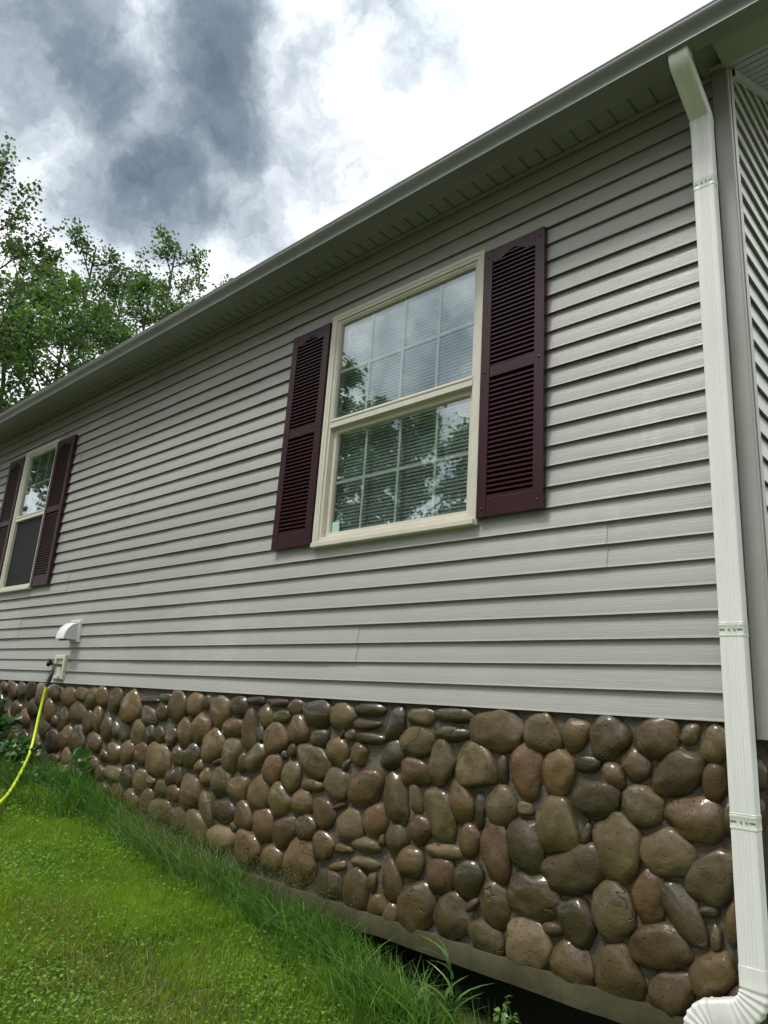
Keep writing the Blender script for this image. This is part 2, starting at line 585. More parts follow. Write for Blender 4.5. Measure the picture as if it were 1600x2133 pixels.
def zg(x, y):
    x = np.asarray(x, float); y = np.asarray(y, float)
    z = np.interp(x, GT[:, 0], GT[:, 1])
    near = np.exp(-((x + 3) / 9) ** 2 - ((y + 2) / 7) ** 2)
    z = z + near * (0.018 * np.sin(2.1 * x + 0.7) * np.cos(2.7 * y) + 0.010 * np.sin(6.3 * x + 2 * y) + 0.008 * np.cos(5.1 * y - 3.3 * x))
    dip = np.clip((y + 0.30) / 0.2, 0, 1) * np.clip((x + 2.75) / 0.5, 0, 1)
    return z - 0.06 * dip * (np.abs(y) < 6)


def axis(fine0, fine1, step, far):
    a = list(np.arange(fine0, fine1 + 1e-6, step))
    d = step
    x = fine1
    while x < far:
        d *= 1.5; x += d; a.append(x)
    d = step; x = fine0
    while x > -far:
        d *= 1.5; x -= d; a.insert(0, x)
    return np.array(a)


gx, gy = axis(-10, 1, 0.07, 500), axis(-4, 0.8, 0.07, 500)
GX, GY = np.meshgrid(gx, gy, indexing='ij')
V = np.stack([GX, GY, zg(GX, GY)], -1).reshape(-1, 3)
ni, nj = len(gx), len(gy)
I, Jx = np.meshgrid(np.arange(ni - 1), np.arange(nj - 1), indexing='ij')
q = (I * nj + Jx).ravel()
ground = np_mesh('ground', V, [np.stack([q, q + nj, q + nj + 1, q + 1], 1)], 'lawn_soil', smooth=True)
tag(ground, 'grassy yard sloping down along the house', kind='structure')

# ------------------------------------------------------------------ house
E_ = 0.1016                     # exposed height of one siding course
NC = 29
HX0, HX1, HY = -12.0, -0.745, 8.0
SZ = 2.855                      # soffit height
SL = 0.583                      # roof slope
house = empty('house', (-6, 4, 0))
house.location = (0, 0, 0)
tag(house, 'single storey house in grey clapboard siding with burgundy shutters and cobblestone base', 'house')

WIN1 = (-3.262, -2.036, 0.878, 2.466)
WIN2 = (-8.300, -7.444, 0.888, 2.498)
WINS = (WIN1, WIN2)
rng = random.Random(7)


def face_y(k, z):
    t = (z - k * E_) / E_
    return 0.0175 * min(max(t, 0), 1.05)


def wave(x, k):
    return 0.0019 * mnoise.noise(Vector((x * 1.1, k * 3.7, 0.3))) + 0.0006 * mnoise.noise(Vector((x * 4.0, k * 5.1, 2.3)))


def strip(mb, k, xa, xb, za, zb, off):
    """one course of clapboard from xa to xb between heights za and zb"""
    z0, z1 = k * E_, (k + 1) * E_ + 0.004
    n = max(1, int((xb - xa) / 0.22))
    prof = []
    if za <= z0 + 1e-6:         # a whole course has its butt edge and the open lock under it
        prof += [(0.0190, z0 + 0.009), (0.0022, z0 + 0.009), (0.0022, z0 + 0.0006), (0.0002, z0 - .0004), (-0.0012, z0 + 0.0016), (0.0018, z0 + .011)]
    else:
        prof += [(face_y(k, za), za)]
    top = min(zb, z1)
    lo = max(za, z0)
    for t in (0.12, 0.5, 1.0):
        z = lo + (top - lo) * t
        prof.append((face_y(k, z) - 0.0008 * math.sin(math.pi * min(1, (z - z0) / E_)), z))
    rings = []
    for i in range(n + 1):
        x = xa + (xb - xa) * i / n
        d = wave(x, k) + off
        rings.append([(x, y + d, z) for y, z in prof])
    mb.sweep(rings, closed=False, cap=False)


JOINTS = {0: [-3.05, -6.75], 1: [-2.85, -5.30, -9.2], 2: [-4.62, -7.6], 3: [-1.383, -5.30, -8.9], 4: [-4.2, -6.68], 5: [-5.0, -9.4],
          6: [-3.9, -7.0], 7: [-1.2, -5.7], 8: [-4.5, -9.0], 9: [-6.2], 10: [-4.0, -6.9], 11: [-5.2, -9.3], 12: [-3.73, -6.4], 13: [-2.4, -5.6], 14: [-4.4, -8.2]}
for pr in range((NC + 1) // 2):
    xs = [HX0] + sorted(JOINTS[pr]) + [HX1 - 0.012]
    for i in range(len(xs) - 1):
        xa, xb = xs[i], xs[i + 1] + (0.022 if i < len(xs) - 2 else 0)
        off = -0.0030 if i % 2 == 0 else 0.0
        runs = [(xa, xb)]
        for (a, b, c, d) in WINS:
            if 2 * pr * E_ >= c + .02 - .004 and (2 * pr + 2) * E_ <= d - .02:
                runs = [r_ for (p, q_) in runs for r_ in (((p, min(q_, a + .02)),) if p < a + .02 else ()) + (((max(p, b - .02), q_),) if q_ > b - .02 else ())]
        for xa, xb in runs:
          mb = MB()
          for k in (2 * pr, 2 * pr + 1):
              if k >= NC:
                  continue
              z0, z1 = k * E_, min((k + 1) * E_ + 0.004, 2.90)
              cuts = [(xa, xb, z0, z1)]
              for (a, b, c, d) in WINS:
                  nxt = []
                  for (p, q_, u, v_) in cuts:
                      a2, b2, c2, d2 = a + 0.02, b - 0.02, c + 0.02, d - 0.02
                      if q_ <= a2 or p >= b2 or v_ <= c2 or u >= d2:
                          nxt.append((p, q_, u, v_)); continue
                      if p < a2:
                          nxt.append((p, a2, u, v_))
                      if q_ > b2:
                          nxt.append((b2, q_, u, v_))
                      m0, m1 = max(p, a2), min(q_, b2)
                      if u < c2:
                          nxt.append((m0, m1, u, c2))
                      if v_ > d2:
                          nxt.append((m0, m1, d2, v_))
                  cuts = nxt
              for (p, q_, u, v_) in cuts:
                  strip(mb, k, p, q_, u, v_, off)
          if mb.v:
              mb.build('siding_panel', 'vinyl_siding', house, smooth=True, sharp=25)

# structural wall behind the siding with the window openings left free
mb = MB()
xs = [HX0, WIN2[0] + .02, WIN2[1] - .02, WIN1[0] + .02, WIN1[1] - .02, HX1 - .02]
for i in range(5):
    if i in (1, 3):
        wn = WIN2 if i == 1 else WIN1
        mb.box(xs[i], xs[i + 1], .024, .14, 0.012, wn[2] + .02)
        mb.box(xs[i], xs[i + 1], .024, .14, wn[3] - .02, 2.92)
    else:
        mb.box(xs[i], xs[i + 1], .024, .14, 0.012, 2.92)
mb.build('sheathing', 'sheathing_wood', house)
mb = MB()
mb.box(HX1 - .14, HX1 - .0205, .1405, HY, -.0, 2.92)
mb.box(HX0, HX0 + .12, .1405, HY, 0, 2.92)
mb.box(HX0, HX1 - .0205, HY + .001, HY + .12, 0, 2.92)
mb.box(HX0 + .1205, HX1 - .1405, .1405, HY - .001, -.02, .03)
mb.box(HX0 + .1205, HX1 - .1405, .1405, HY - .001, 2.80, 2.85)
mb.box(HX0 + .1205, HX1 - .1405, 2.6, 2.7, .031, 2.799)
mb.box(-5.6, -5.5, .1405, 2.599, .031, 2.799)
# gable triangle behind the end siding
mb.sweep([[(HX1 - .14, .14, 2.921), (HX1 - .14, HY, 2.921), (HX1 - .14, HY / 2, 2.921 + SL * (HY / 2 - .2))],
          [(HX1 - .0205, .14, 2.921), (HX1 - .0205, HY, 2.921), (HX1 - .0205, HY / 2, 2.921 + SL * (HY / 2 - .2))]])
mb.build('inner_wall', 'room_paint', house)

# end wall siding (faces +x), cut along the rake
XE = HX1 + 0.006
k = -0
for k in range(0, 48):
    z0, z1 = k * E_, (k + 1) * E_ + 0.004
    ys = 0.036
    y0a = max(ys, (z0 - SZ) / SL + 0.012)
    y0b = max(ys, (z1 - SZ) / SL + 0.012)
    if y0b > 3.85:
        break
    prof = [(-0.0165, z0 + 0.009), (-0.0022, z0 + 0.009), (-0.0022, z0), (0.0, z0 + 0.001), (-0.008, (z0 + z1) / 2), (-0.0155, z1)]
    mb = MB()
    rings = []
    for i, t in enumerate(np.linspace(0, 1, 8)):
        r = []
        for dx, z in prof:
            ya = y0a + (y0b - y0a) * (z - z0) / (z1 - z0)
            ye = HY - .01 - max(0, ya - ys)
            r.append((XE + dx, ya + (ye - ya) * t ** 1.6, z))
        rings.append(r)
    mb.sweep(rings, closed=False, cap=False)
    mb.build('end_siding_panel', 'vinyl_siding_end', house, smooth=True, sharp=25)

# outside corner post with its two flanges
mb = MB()
mb.sweep([[(-.808, .010, z), (-.808, -.020, z), (-.804, -.0245, z), (-.7445, -.0245, z), (-.7385, -.0195, z), (-.7385, .036, z), (-.744, .040, z), (-.770, .040, z), (-.770, .010, z)] for z in (-.052, 2.87)])
mb.sweep([[(-.7395, .004, z), (-.7345, .004, z), (-.7345, .044, z), (-.7395, .044, z)] for z in (-.050, 2.868)])
mb.build('corner_post', 'corner_vinyl', house, smooth=True, sharp=30)
# bright J-channel under the rake
mb = MB()
rings = []
for y in (0.045, 3.95):
    zz = SZ + SL * (y + .0)
    rings.append([(XE - .004, y, zz - .040), (XE + .016, y, zz - .040), (XE + .016, y, zz - .0), (XE + .013, y, zz - .0), (XE + .013, y, zz - .034), (XE - .004, y, zz - .034)])
mb.sweep(rings)
mb.build('rake_channel', 'corner_vinyl', house)
# small channel at the head of the front wall
mb = MB()
mb.prism_x([(-.012, SZ - .004), (.02, SZ - .004), (.02, SZ - .028), (.016, SZ - .028), (.016, SZ - .009), (-.012, SZ - .009)], HX0, -.812)
mb.prism_x([(-.014, SZ - .030), (-.0095, SZ - .030), (-.0095, SZ - .004), (-.014, SZ - .004)], HX0, -.812)
mb.build('wall_channel', 'soffit_vinyl', house)

# eave soffit: one board per 4 inches, a V groove between them
bw = 0.1016
mb = MB()
prof = [(0, .010), (.0045, .010), (.0075, 0), (bw - .0075, 0), (bw - .0045, .010), (bw, .010), (bw, .013), (0, .013)]
mb.sweep([[(x, y, z) for x, z in prof] for y in (-.122, -.012)])
sb = mb.build('soffit_board', 'soffit_perforated', house)
sb.location = (-.85 - bw, 0, SZ)
x = -.85 - bw
n = 0
while x > HX0 - .2:
    x -= bw
    share(sb, house, (x, 0, SZ))
for j in range(5):
    share(sb, house, (-.85 + j * bw, 0, SZ)) if j < 1 else None
mb = MB()
mb.prism_x([(-.125, SZ - .003), (-.125, SZ + .012), (-.275, SZ + .012), (-.275, SZ - .009), (-.262, SZ - .009), (-.262, SZ - .003)], HX0 - .3, -.36)
mb.prism_x([(-.010, SZ + .014), (-.124, SZ + .014), (-.124, SZ + .018), (-.010, SZ + .018)], HX0 - .3, -.72)
mb.build('soffit_trim', 'soffit_vinyl', house)

# fascia, gutter
mb = MB()
mb.prism_x([(-.2705, SZ - .008), (-.2705, 2.872), (-.252, 2.872), (-.252, SZ + .014), (-.262, SZ + .014), (-.262, SZ - .008)], HX0 - .3, -.352)
mb.build('fascia', 'gutter_metal', house)
gp = [(-.2725, 2.752), (-.338, 2.749), (-.3475, 2.747), (-.3520, 2.7495), (-.3520, 2.7545), (-.3490, 2.757), (-.3500, 2.764), (-.3525, 2.774), (-.3585, 2.785), (-.3670, 2.795),
      (-.3750, 2.804), (-.3810, 2.814), (-.3835, 2.822), (-.3830, 2.830), (-.3860, 2.833), (-.3865, 2.8415), (-.3820, 2.8445), (-.3700, 2.8445), (-.3700, 2.8430), (-.3805, 2.8405)]
inner = [(-.3800, 2.822), (-.3720, 2.806), (-.3560, 2.788), (-.3480, 2.765), (-.345, 2.752), (-.2755, 2.755), (-.2755, 2.845), (-.2725, 2.845)]
mb = MB()
mb.prism_x(gp + inner, HX0 - .32, -.348, div=60)
gut = mb.build('gutter', 'gutter_metal', house, smooth=True, sharp=40)

# roof
mb = MB()
y0, zr = -.31, 2.852
RX0, RX1 = HX0 - .35, -.345
yr = HY / 2
zt = 2.885 + SL * (yr - y0)
for sgn in (1, -1):
    f = (lambda y: y) if sgn == 1 else (lambda y: HY - y)
    rings = [[(x, f(y0), 2.872), (x, f(y0), 2.885), (x, f(yr + (0.0)), zt), (x, f(yr), zt - .06), (x, f(0.0), 2.90 + .0)] for x in (RX0, RX1)]
    mb.sweep(rings)
mb.build('roof', 'roof_shingle', house)
mb = MB()
mb.box(RX0, RX1, -.320, -.3105, 2.862, 2.889)
mb.build('drip_edge', 'gutter_metal', house)

# sloping rake soffit boards on the gable overhang, plus the rake fascia
cs, sn = math.cos(math.atan(SL)), math.sin(math.atan(SL))
rb = None
L = -.10
i = 0
while L < 4.55:
    mb = MB()
    w_ = .0975
    pr = [(0, .009), (.004, .009), (.007, 0), (w_ - .007, 0), (w_ - .004, .009), (w_, .009), (w_, .012), (0, .012)]
    if rb is None:
        mb.sweep([[(xx, a * cs - b * sn, a * sn + b * cs) for a, b in pr] for xx in (HX1 - .05, -.372)])
        rb = mb.build('rake_board', 'rake_soffit_grain', house)
        rb.location = (0, L * cs, SZ + L * sn)
    else:
        share(rb, house, (0, L * cs, SZ + L * sn))
    L += w_
mb = MB()
mb.box(-.735, -.3725, -.2485, -.088, SZ - .066, SZ + .03)
mb.build('eave_return', 'soffit_vinyl', house)
mb = MB()
mb.sweep([[(xx, y, SZ + SL * y + d) for y, d in ((-.25, -.03), (4.0, -.03), (4.0, .10), (-.25, .10))] for xx in (-.371, -.352)])
mb.build('rake_fascia', 'gutter_metal', house)

# ------------------------------------------------------------------ windows (parts of the house)


def ring_frame(mb, x0, x1, z0, z1, prof, mi=0):
    """mitred frame: prof is a list of (inset, y) swept round the rectangle"""
    loops = []
    for ins, y in prof:
        loops.append([(x0 + ins, y, z0 + ins), (x1 - ins, y, z0 + ins), (x1 - ins, y, z1 - ins), (x0 + ins, y, z1 - ins)])
    o = len(mb.v)
    for l in loops:
        mb.v.extend(l)
    for i in range(len(loops) - 1):
        for j in range(4):
            a = o + i * 4 + j; b = o + i * 4 + (j + 1) % 4
            mb.f.append((a, b, b + 4, a + 4)); mb.mi.append(mi)


def make_window(W, cols, label, slat_z0, screen):
    x0, x1, z0, z1 = W
    mb = MB()
    ring_frame(mb, x0, x1, z0, z1, [(0.0, .014), (0.0, -.018), (.004, -.0225), (.026, -.0225), (.029, -.019), (.046, -.019), (.049, -.009), (.062, -.009), (.065, -.006), (.065, .110)])
    fr = mb.build('window', 'window_vinyl', house)
    fr['label'] = label
    zm = z0 + (1.682 - .878) / (2.466 - .878) * (z1 - z0)
    gx0, gx1 = x0 + .065, x1 - .065
    # sill lip
    mb = MB()
    mb.box(x0 + .01, x1 - .01, -.040, -.0235, z0 + .002, z0 + .030)
    mb.build('sill', 'window_vinyl', fr, bevel=.003)
    # meeting rail
    mb = MB()
    mb.box(gx0 - .004, gx1 + .004, -.013, .030, zm - .027, zm + .029)
    mb.box(gx0, gx1, -.017, -.0135, zm + .012, zm + .024)
    mb.build('meeting_rail', 'window_vinyl', fr, bevel=.003)
    # upper sash bead, lower sash frame
    mb = MB()
    ring_frame(mb, gx0 + .001, gx1 - .001, zm + .030, z1 - .066, [(0, .018), (0, -.003), (.007, -.003), (.011, .012), (.011, .018)])
    mb.build('sash', 'window_vinyl', fr)
    mb = MB()
    ring_frame(mb, gx0 + .001, gx1 - .001, z0 + .066, zm - .0275, [(0, .050), (0, .022), (.030, .022), (.035, .036), (.035, .050)])
    mb.build('sash', 'window_vinyl', fr)
    # panes
    mb = MB()
    mb.box(gx0 + .006, gx1 - .006, .0125, .0165, zm + .036, z1 - .072)
    mb.build('pane', 'window_glass', fr)
    mb = MB()
    mb.box(gx0 + .006, gx1 - .006, .0285, .0325, zm + .036, z1 - .072)
    mb.build('pane', 'window_glass', fr)
    mb = MB()
    mb.box(gx0 + .032, gx1 - .032, .0385, .0425, z0 + .097, zm - .058)
    mb.build('pane', 'window_glass', fr)
    mb = MB()
    mb.box(gx0 + .032, gx1 - .032, .0545, .0585, z0 + .097, zm - .058)
    mb.build('pane', 'window_glass', fr)
    # grilles between the panes
    for (a, b, ya, yb) in ((zm + .036, z1 - .074, .020, .026), (z0 + .098, zm - .060, .046, .052)):
        for i in range(1, cols):
            gx = gx0 + (gx1 - gx0) * i / cols
            mb = MB()
            mb.box(gx - .009, gx + .009, ya, yb, a, b)
            mb.build('grille_bar', 'grille_white', fr, bevel=.002)
        mb = MB()
        zc = (a + b) / 2
        mb.box(gx0 + .012, gx1 - .012, ya - .0006, yb - .0006, zc - .009, zc + .009)
        mb.build('grille_bar', 'grille_white', fr, bevel=.002)
    # mini blind: a shared slat mesh
    mb = MB()
    hw = (gx1 - gx0) / 2 - .012
    r = []
    for s_ in range(5):
        t = s_ / 4 - .5
        a = .0245 * t
        bow = .0022 * (1 - (2 * t) ** 2)
        ang = rad(64)
        r.append((a * math.cos(ang) - bow * math.sin(ang), a * math.sin(ang) + bow * math.cos(ang)))
    prof = r + [(y + .0009, z - .0009) for y, z in r[::-1]]
    mb.prism_x(prof, -hw, hw)
    pt = mb.build('slat', 'blind_white', fr, smooth=True)
    xc = (gx0 + gx1) / 2
    pt.location = (xc, .090, slat_z0)
    z = slat_z0 + .0218
    while z < z1 - .09:
        share(pt, fr, (xc + rng.uniform(-.001, .001), .090, z + rng.uniform(-.0006, .0006)))
        z += .0218
    mb = MB()
    mb.box(xc - hw, xc + hw, .078, .104, z1 - .092, z1 - .064)
    mb.build('blind_rail', 'blind_white', fr)
    for fx in (-.62, .0, .62):
        mb = MB()
        mb.box(xc + hw * fx - .001, xc + hw * fx + .001, .0755, .0765, slat_z0, z1 - .09)
        mb.build('blind_cord', 'blind_white', fr)
    if screen:
        mb = MB()
        mb.box(gx0 + .004, gx1 - .004, .0185, .0195, z0 + .068, zm - .030)
        mb.build('insect_screen', 'insect_screen', fr)
    return fr


win1 = make_window(WIN1, 4, 'wide beige window with white grilles and closed mini blinds', .965, False)
win2 = make_window(WIN2, 3, 'narrow beige window with dark screened lower half', 1.72, True)
mb = MB()
mb.box(-3.150, -3.090, .0355, .0375, .978, 1.042)
mb.build('sticker', 'sticker_film', win1)

# ------------------------------------------------------------------ shutters


def make_shutter(x0, x1, z0, z1):
    zt_, yf = z1, -.034
    st = .056
    root = empty('shutter', (0, 0, 0))
    root.parent = house
    zb, zm0, zm1, za = z0 + .100, z0 + .752, z0 + .812, z1 - .075
    for a, b in ((x0, x0 + st), (x1 - st, x1)):
        mb = MB()
        mb.box(a, b, yf, -.003, z0, z1)
        mb.build('stile', 'shutter_plastic', root, bevel=.003)
    xi0, xi1 = x0 + st - .001, x1 - st + .001
    mb = MB(); mb.box(xi0, xi1, yf + .003, -.004, z0 + .001, zb)
    mb.build('rail', 'shutter_plastic', root, bevel=.003)
    mb = MB(); mb.box(xi0, xi1, yf + .003, -.004, zm0, zm1)
    mb.build('rail', 'shutter_plastic', root, bevel=.003)
    mb = MB()
    n = 14
    low = []
    for i in range(n + 1):
        t = i / n
        s_ = abs(2 * t - 1)
        h = .042 * (.5 + .5 * math.cos(math.pi * min(1, s_ / .80)))
        low.append((xi0 + (xi1 - xi0) * t, za - .012 + h))
    ring = [(x, z) for x, z in low] + [(xi1, z1 - .001), (xi0, z1 - .001)]
    o = 0
    nr = len(ring)
    vs = [(x, yf + .003, z) for x, z in ring] + [(x, -.020, z) for x, z in ring]
    fs = []
    for i in range(n):
        tz = z1 - .001
    # quads between the curve and the top edge
    top = [(x, z1 - .001) for x, z in low]
    mb2 = MB()
    for i in range(n):
        a, b = low[i], low[i + 1]
        mb2.add([(a[0], yf + .003, a[1]), (b[0], yf + .003, b[1]), (b[0], yf + .003, z1 - .001), (a[0], yf + .003, z1 - .001),
                 (a[0], -.020, a[1]), (b[0], -.020, b[1]), (b[0], -.020, z1 - .001), (a[0], -.020, z1 - .001)],
                [(0, 1, 2, 3), (7, 6, 5, 4), (0, 4, 5, 1), (3, 2, 6, 7)])
    mb2.build('rail', 'shutter_plastic', root)
    # backing and raised rim round the louvre field
    mb = MB(); mb.box(xi0, xi1, -.006, -.0042, zb - .002, z1 - .02)
    mb.build('backing', 'shutter_plastic', root)
    for (a, b, c) in ((zb, zm0, zb), (zm1, z1 - .035, zm1)):
        mb = MB()
        prof = [(-.0290, .0005), (-.0270, -.001), (-.0075, .0150), (-.0075, .0235), (-.0262, .0105), (-.0290, .0085)]
        mb.prism_x(prof, xi0, xi1)
        pt = mb.build('louvre', 'shutter_plastic', root)
        pt.location = (0, 0, c + .003)
        z = c + .003 + .0258
        while z < b - .02:
            share(pt, root, (0, 0, z))
            z += .0258
    for fx in (x0 + st / 2, x1 - st / 2):
        for fz in (z0 + .045, z0 + .785, z1 - .05):
            mb = MB()
            mb.sweep([[(fx + r_ * math.cos(a), y, fz + r_ * math.sin(a)) for a in np.linspace(0, 2 * math.pi, 10, endpoint=False)] for r_, y in ((.0075, yf + .001), (.007, yf - .002), (.004, yf - .0035))])
            mb.build('screw', 'shutter_plastic', root, smooth=True)
    return root


for (x0, x1, z0, z1) in ((-2.031, -1.655, .906, 2.430), (-3.640, -3.268, .902, 2.424), (-7.440, -7.035, .906, 2.448), (-8.712, -8.305, .906, 2.456)):
    make_shutter(x0, x1, z0, z1)

# ------------------------------------------------------------------ downspout
sp = empty('downspout'); sp.parent = house


def section(c, u, v, sc=1.0, hw=.0418, hd=.0305):
    """rounded rectangle with shallow flutes in its front face; u = width direction, v = depth direction"""
    pts = []
    r = .006
    fl = []
    for i in range(9):
        t = -.5 + i / 8
        fl.append((t * .040 + .004, -hd + (.0019 if i % 2 else 0)))
    pts += [(-hw + r, -hd)] + fl + [(hw - r, -hd), (hw - r * .3, -hd + r * .3), (hw, -hd + r)]
    pts += [(hw, -.012), (hw - .0016, -.008), (hw, -.004), (hw, .006), (hw - .0016, .010), (hw, .014)]
    pts += [(hw, hd - r), (hw - r, hd), (-hw + r, hd), (-hw, hd - r), (-hw, -hd + r), (-hw + r * .3, -hd + r * .3)]
    return [tuple(c + u * (a * sc) + v * (b * sc)) for a, b in pts]


XD, YD = -.846, -.0695
U0, V0 = Vector((1, 0, 0)), Vector((0, 1, 0))
mb = MB()
mb.sweep([section(Vector((XD, YD, z)), U0, V0) for z in (2.575,)] + [section(Vector((XD + .0007 * mnoise.noise(Vector((0, 0, z * 5))), YD + .0012 * mnoise.noise(Vector((3, 0, z * 6))), z)), U0, V0, 1 + .006 * mnoise.noise(Vector((7, 0, z * 9)))) for z in np.arange(2.53, -.74, -.055)] + [section(Vector((XD, YD, -.762)), U0, V0)])
mb.build('pipe', 'downspout_paint', sp, smooth=True, sharp=25)


def bend_path(pts):
    return [Vector(p) for p in pts]


# top offset from the gutter outlet back to the wall (bends in the y-z plane)
mb = MB()
path = [(-.300, 2.752), (-.300, 2.735), (-.298, 2.722), (-.290, 2.708), (-.278, 2.698), (-.092, 2.602), (-.080, 2.594), (-.0725, 2.584), (-.070, 2.570), (-.0695, 2.535)]
rings = []
for i, (y, z) in enumerate(path):
    a = Vector((0, *path[max(i - 1, 0)])); b = Vector((0, *path[min(i + 1, len(path) - 1)]))
    d = (b - a).normalized()
    v = Vector((0, -d.z, d.y))
    if v.y < 0:
        v = -v
    rings.append(section(Vector((XD, y, z)), U0, v, 1.0 if i < len(path) - 3 else 1.03))
mb.sweep(rings)
mb.build('elbow', 'downspout_paint', sp, smooth=True, sharp=25)
# seam collars on the top offset
mb = MB()
for zc in (2.570, 2.555):
    mb.sweep([section(Vector((XD, YD, z)), U0, V0, s_) for z, s_ in ((zc - .004, 1.03), (zc, 1.075), (zc + .004, 1.03))])
mb.build('collar', 'downspout_paint', sp, smooth=True, sharp=25)

# bottom: two corrugated elbows in the wall plane
def arc(c, r, a0, a1, n):
    return [(c[0] + r * math.cos(a), c[1] + r * math.sin(a)) for a in np.linspace(a0, a1, n)]


def plain_section(c, u, v, sc=1.0, hw=.0418, hd=.0305):
    """rounded rectangle without flutes"""
    r = .010
    pts = []
    for cx, cy, a0 in ((-1, -1, 180), (1, -1, 270), (1, 1, 0), (-1, 1, 90)):
        for k_ in range(4):
            a = rad(a0 + 30 * k_)
            pts.append((cx * (hw - r) + r * math.cos(a), cy * (hd - r) + r * math.sin(a)))
    return [tuple(c + u * (a * sc) + v * (b * sc)) for a, b in pts]


def elbow(path, ribs, s0=1.03):
    mb = MB()
    rings = []
    for i, (x, z) in enumerate(path):
        a = path[max(i - 1, 0)]; b = path[min(i + 1, len(path) - 1)]
        d = Vector((b[0] - a[0], 0, b[1] - a[1])).normalized()
        u = Vector((-d.z, 0, d.x))
        s_ = s0
        if ribs[0] <= i < ribs[1]:
            s_ = (1.075, 1.02, .985, 1.0, 1.04)[(i - ribs[0]) % 5]
        rings.append(plain_section(Vector((x, YD, z)), u, V0, s_))
    mb.sweep(rings)
    return mb.build('elbow', 'downspout_paint', sp, smooth=True, sharp=50)


ri = .097
p1 = [(XD, -.756), (XD, -.78), (XD, -.812)] + arc((XD - ri, -.817), ri, 0, -rad(75), 31)
dx, dz = -math.sin(rad(75)), -math.cos(rad(75))
p1 += [(p1[-1][0] + dx * .012, p1[-1][1] + dz * .012), (p1[-1][0] + dx * .03, p1[-1][1] + dz * .03)]
elbow(p1, (3, 34), 1.05)
e = p1[-1]
p2 = [(e[0] - dx * .012, e[1] - dz * .012), (e[0] + dx * .035, e[1] + dz * .035)]
e = p2[-1]
rb_ = .072
c1 = (e[0] - dz * rb_, e[1] + dx * rb_)
a0_ = math.atan2(e[1] - c1[1], e[0] - c1[0])
p2 += arc(c1, rb_, a0_, a0_ + rad(72), 26)
p2 += [(p2[-1][0], p2[-1][1] - .03), (p2[-1][0], p2[-1][1] - .07)]
elbow(p2, (2, 28), 1.0)
# crimped joints with rivets
for zc in (2.232, .322, -.322):
    mb = MB()
    mb.sweep([section(Vector((XD, YD, z)), U0, V0, s_) for z, s_ in ((zc - .024, 1.02), (zc - .0235, 1.05), (zc - .018, 1.05), (zc - .016, 1.025), (zc + .012, 1.025), (zc + .014, 1.05), (zc + .019, 1.05), (zc + .021, 1.02), (zc + .024, 1.05), (zc + .027, 1.0))])
    b_ = mb.build('strap', 'strap_metal', sp, smooth=True, sharp=25)
    mb = MB()
    for rx in (-.006, .012):
        mb.sweep([[(XD + rx + r_ * math.cos(a), y, zc + r_ * math.sin(a)) for a in np.linspace(0, 2 * math.pi, 8, endpoint=False)] for r_, y in ((.0032, YD - .031), (.003, YD - .0345), (.0012, YD - .0355))])
    for rx in (-.030, .030):
        mb.box(XD + rx - .009, XD + rx + .009, YD - .0335, YD - .030, zc - .0015, zc + .0015)
    mb.build('rivet', 'tap_metal', b_)

# ------------------------------------------------------------------ dryer vent and wall tap (parts of the house)
dv = empty('dryer_vent'); dv.parent = house
VX0, VX1, VZ0, VZ1 = -6.395, -6.215, .350, .540
mb = MB(); mb.box(VX0, VX1, -.018, .012, VZ0, VZ1)
mb.build('flange', 'vent_white', dv, bevel=.004)
mb = MB()
hp = [(-.018, VZ1 - .012)]
for a in np.linspace(0, 1, 9):
    ang = a * math.pi / 2
    hp.append((-.018 - .118 * math.sin(ang), VZ0 + .018 + .152 * math.cos(ang)))
outer = hp
def hood_ring(x, s_):
    return [(x, -.018 + (y + .018) * s_, VZ0 + .018 + (z - VZ0 - .018) * s_) for y, z in outer]
xs_ = [VX0 + .012, VX0 + .020, VX1 - .020, VX1 - .012]
mb.sweep([hood_ring(xs_[0], .95), hood_ring(xs_[1], 1.0), hood_ring(xs_[2], 1.0), hood_ring(xs_[3], .95)], closed=False, cap=False)
mb.build('hood', 'vent_white', dv, smooth=True, sharp=50)
for xx in (xs_[0] + .0005, xs_[3] - .0005):
    mb = MB()
    ring = [(xx, y, z) for _, y, z in hood_ring(xx, .95)] + [(xx, -.018, VZ0 + .018)]
    n = len(ring) - 1
    mb.add(ring + [(a - (.003 if xx > -6.3 else -.003), b, c) for a, b, c in ring], [(i, i + 1, n) for i in range(n - 1)] + [(n + 1 + i + 1, n + 1 + i, 2 * n + 1) for i in range(n - 1)])
    mb.build('cheek', 'vent_shade', dv)
mb = MB()
mb.box(xs_[0] + .006, xs_[3] - .006, -.118, -.020, VZ0 + .022, VZ0 + .027)
for i in range(3):
    mb.box(VX0 + .035 + i * .045, VX0 + .060 + i * .045, -.11, -.09, VZ0 + .004, VZ0 + .0215)
mb.build('flap', 'black_plastic', dv)
for zz in (VZ0 + .02, VZ1 - .03, VZ0 + .075):
    mb = MB()
    mb.box(VX1 - .012, VX1 - .004, -.0215, -.0185, zz, zz + .008)
    mb.build('screw', 'vent_shade', dv)

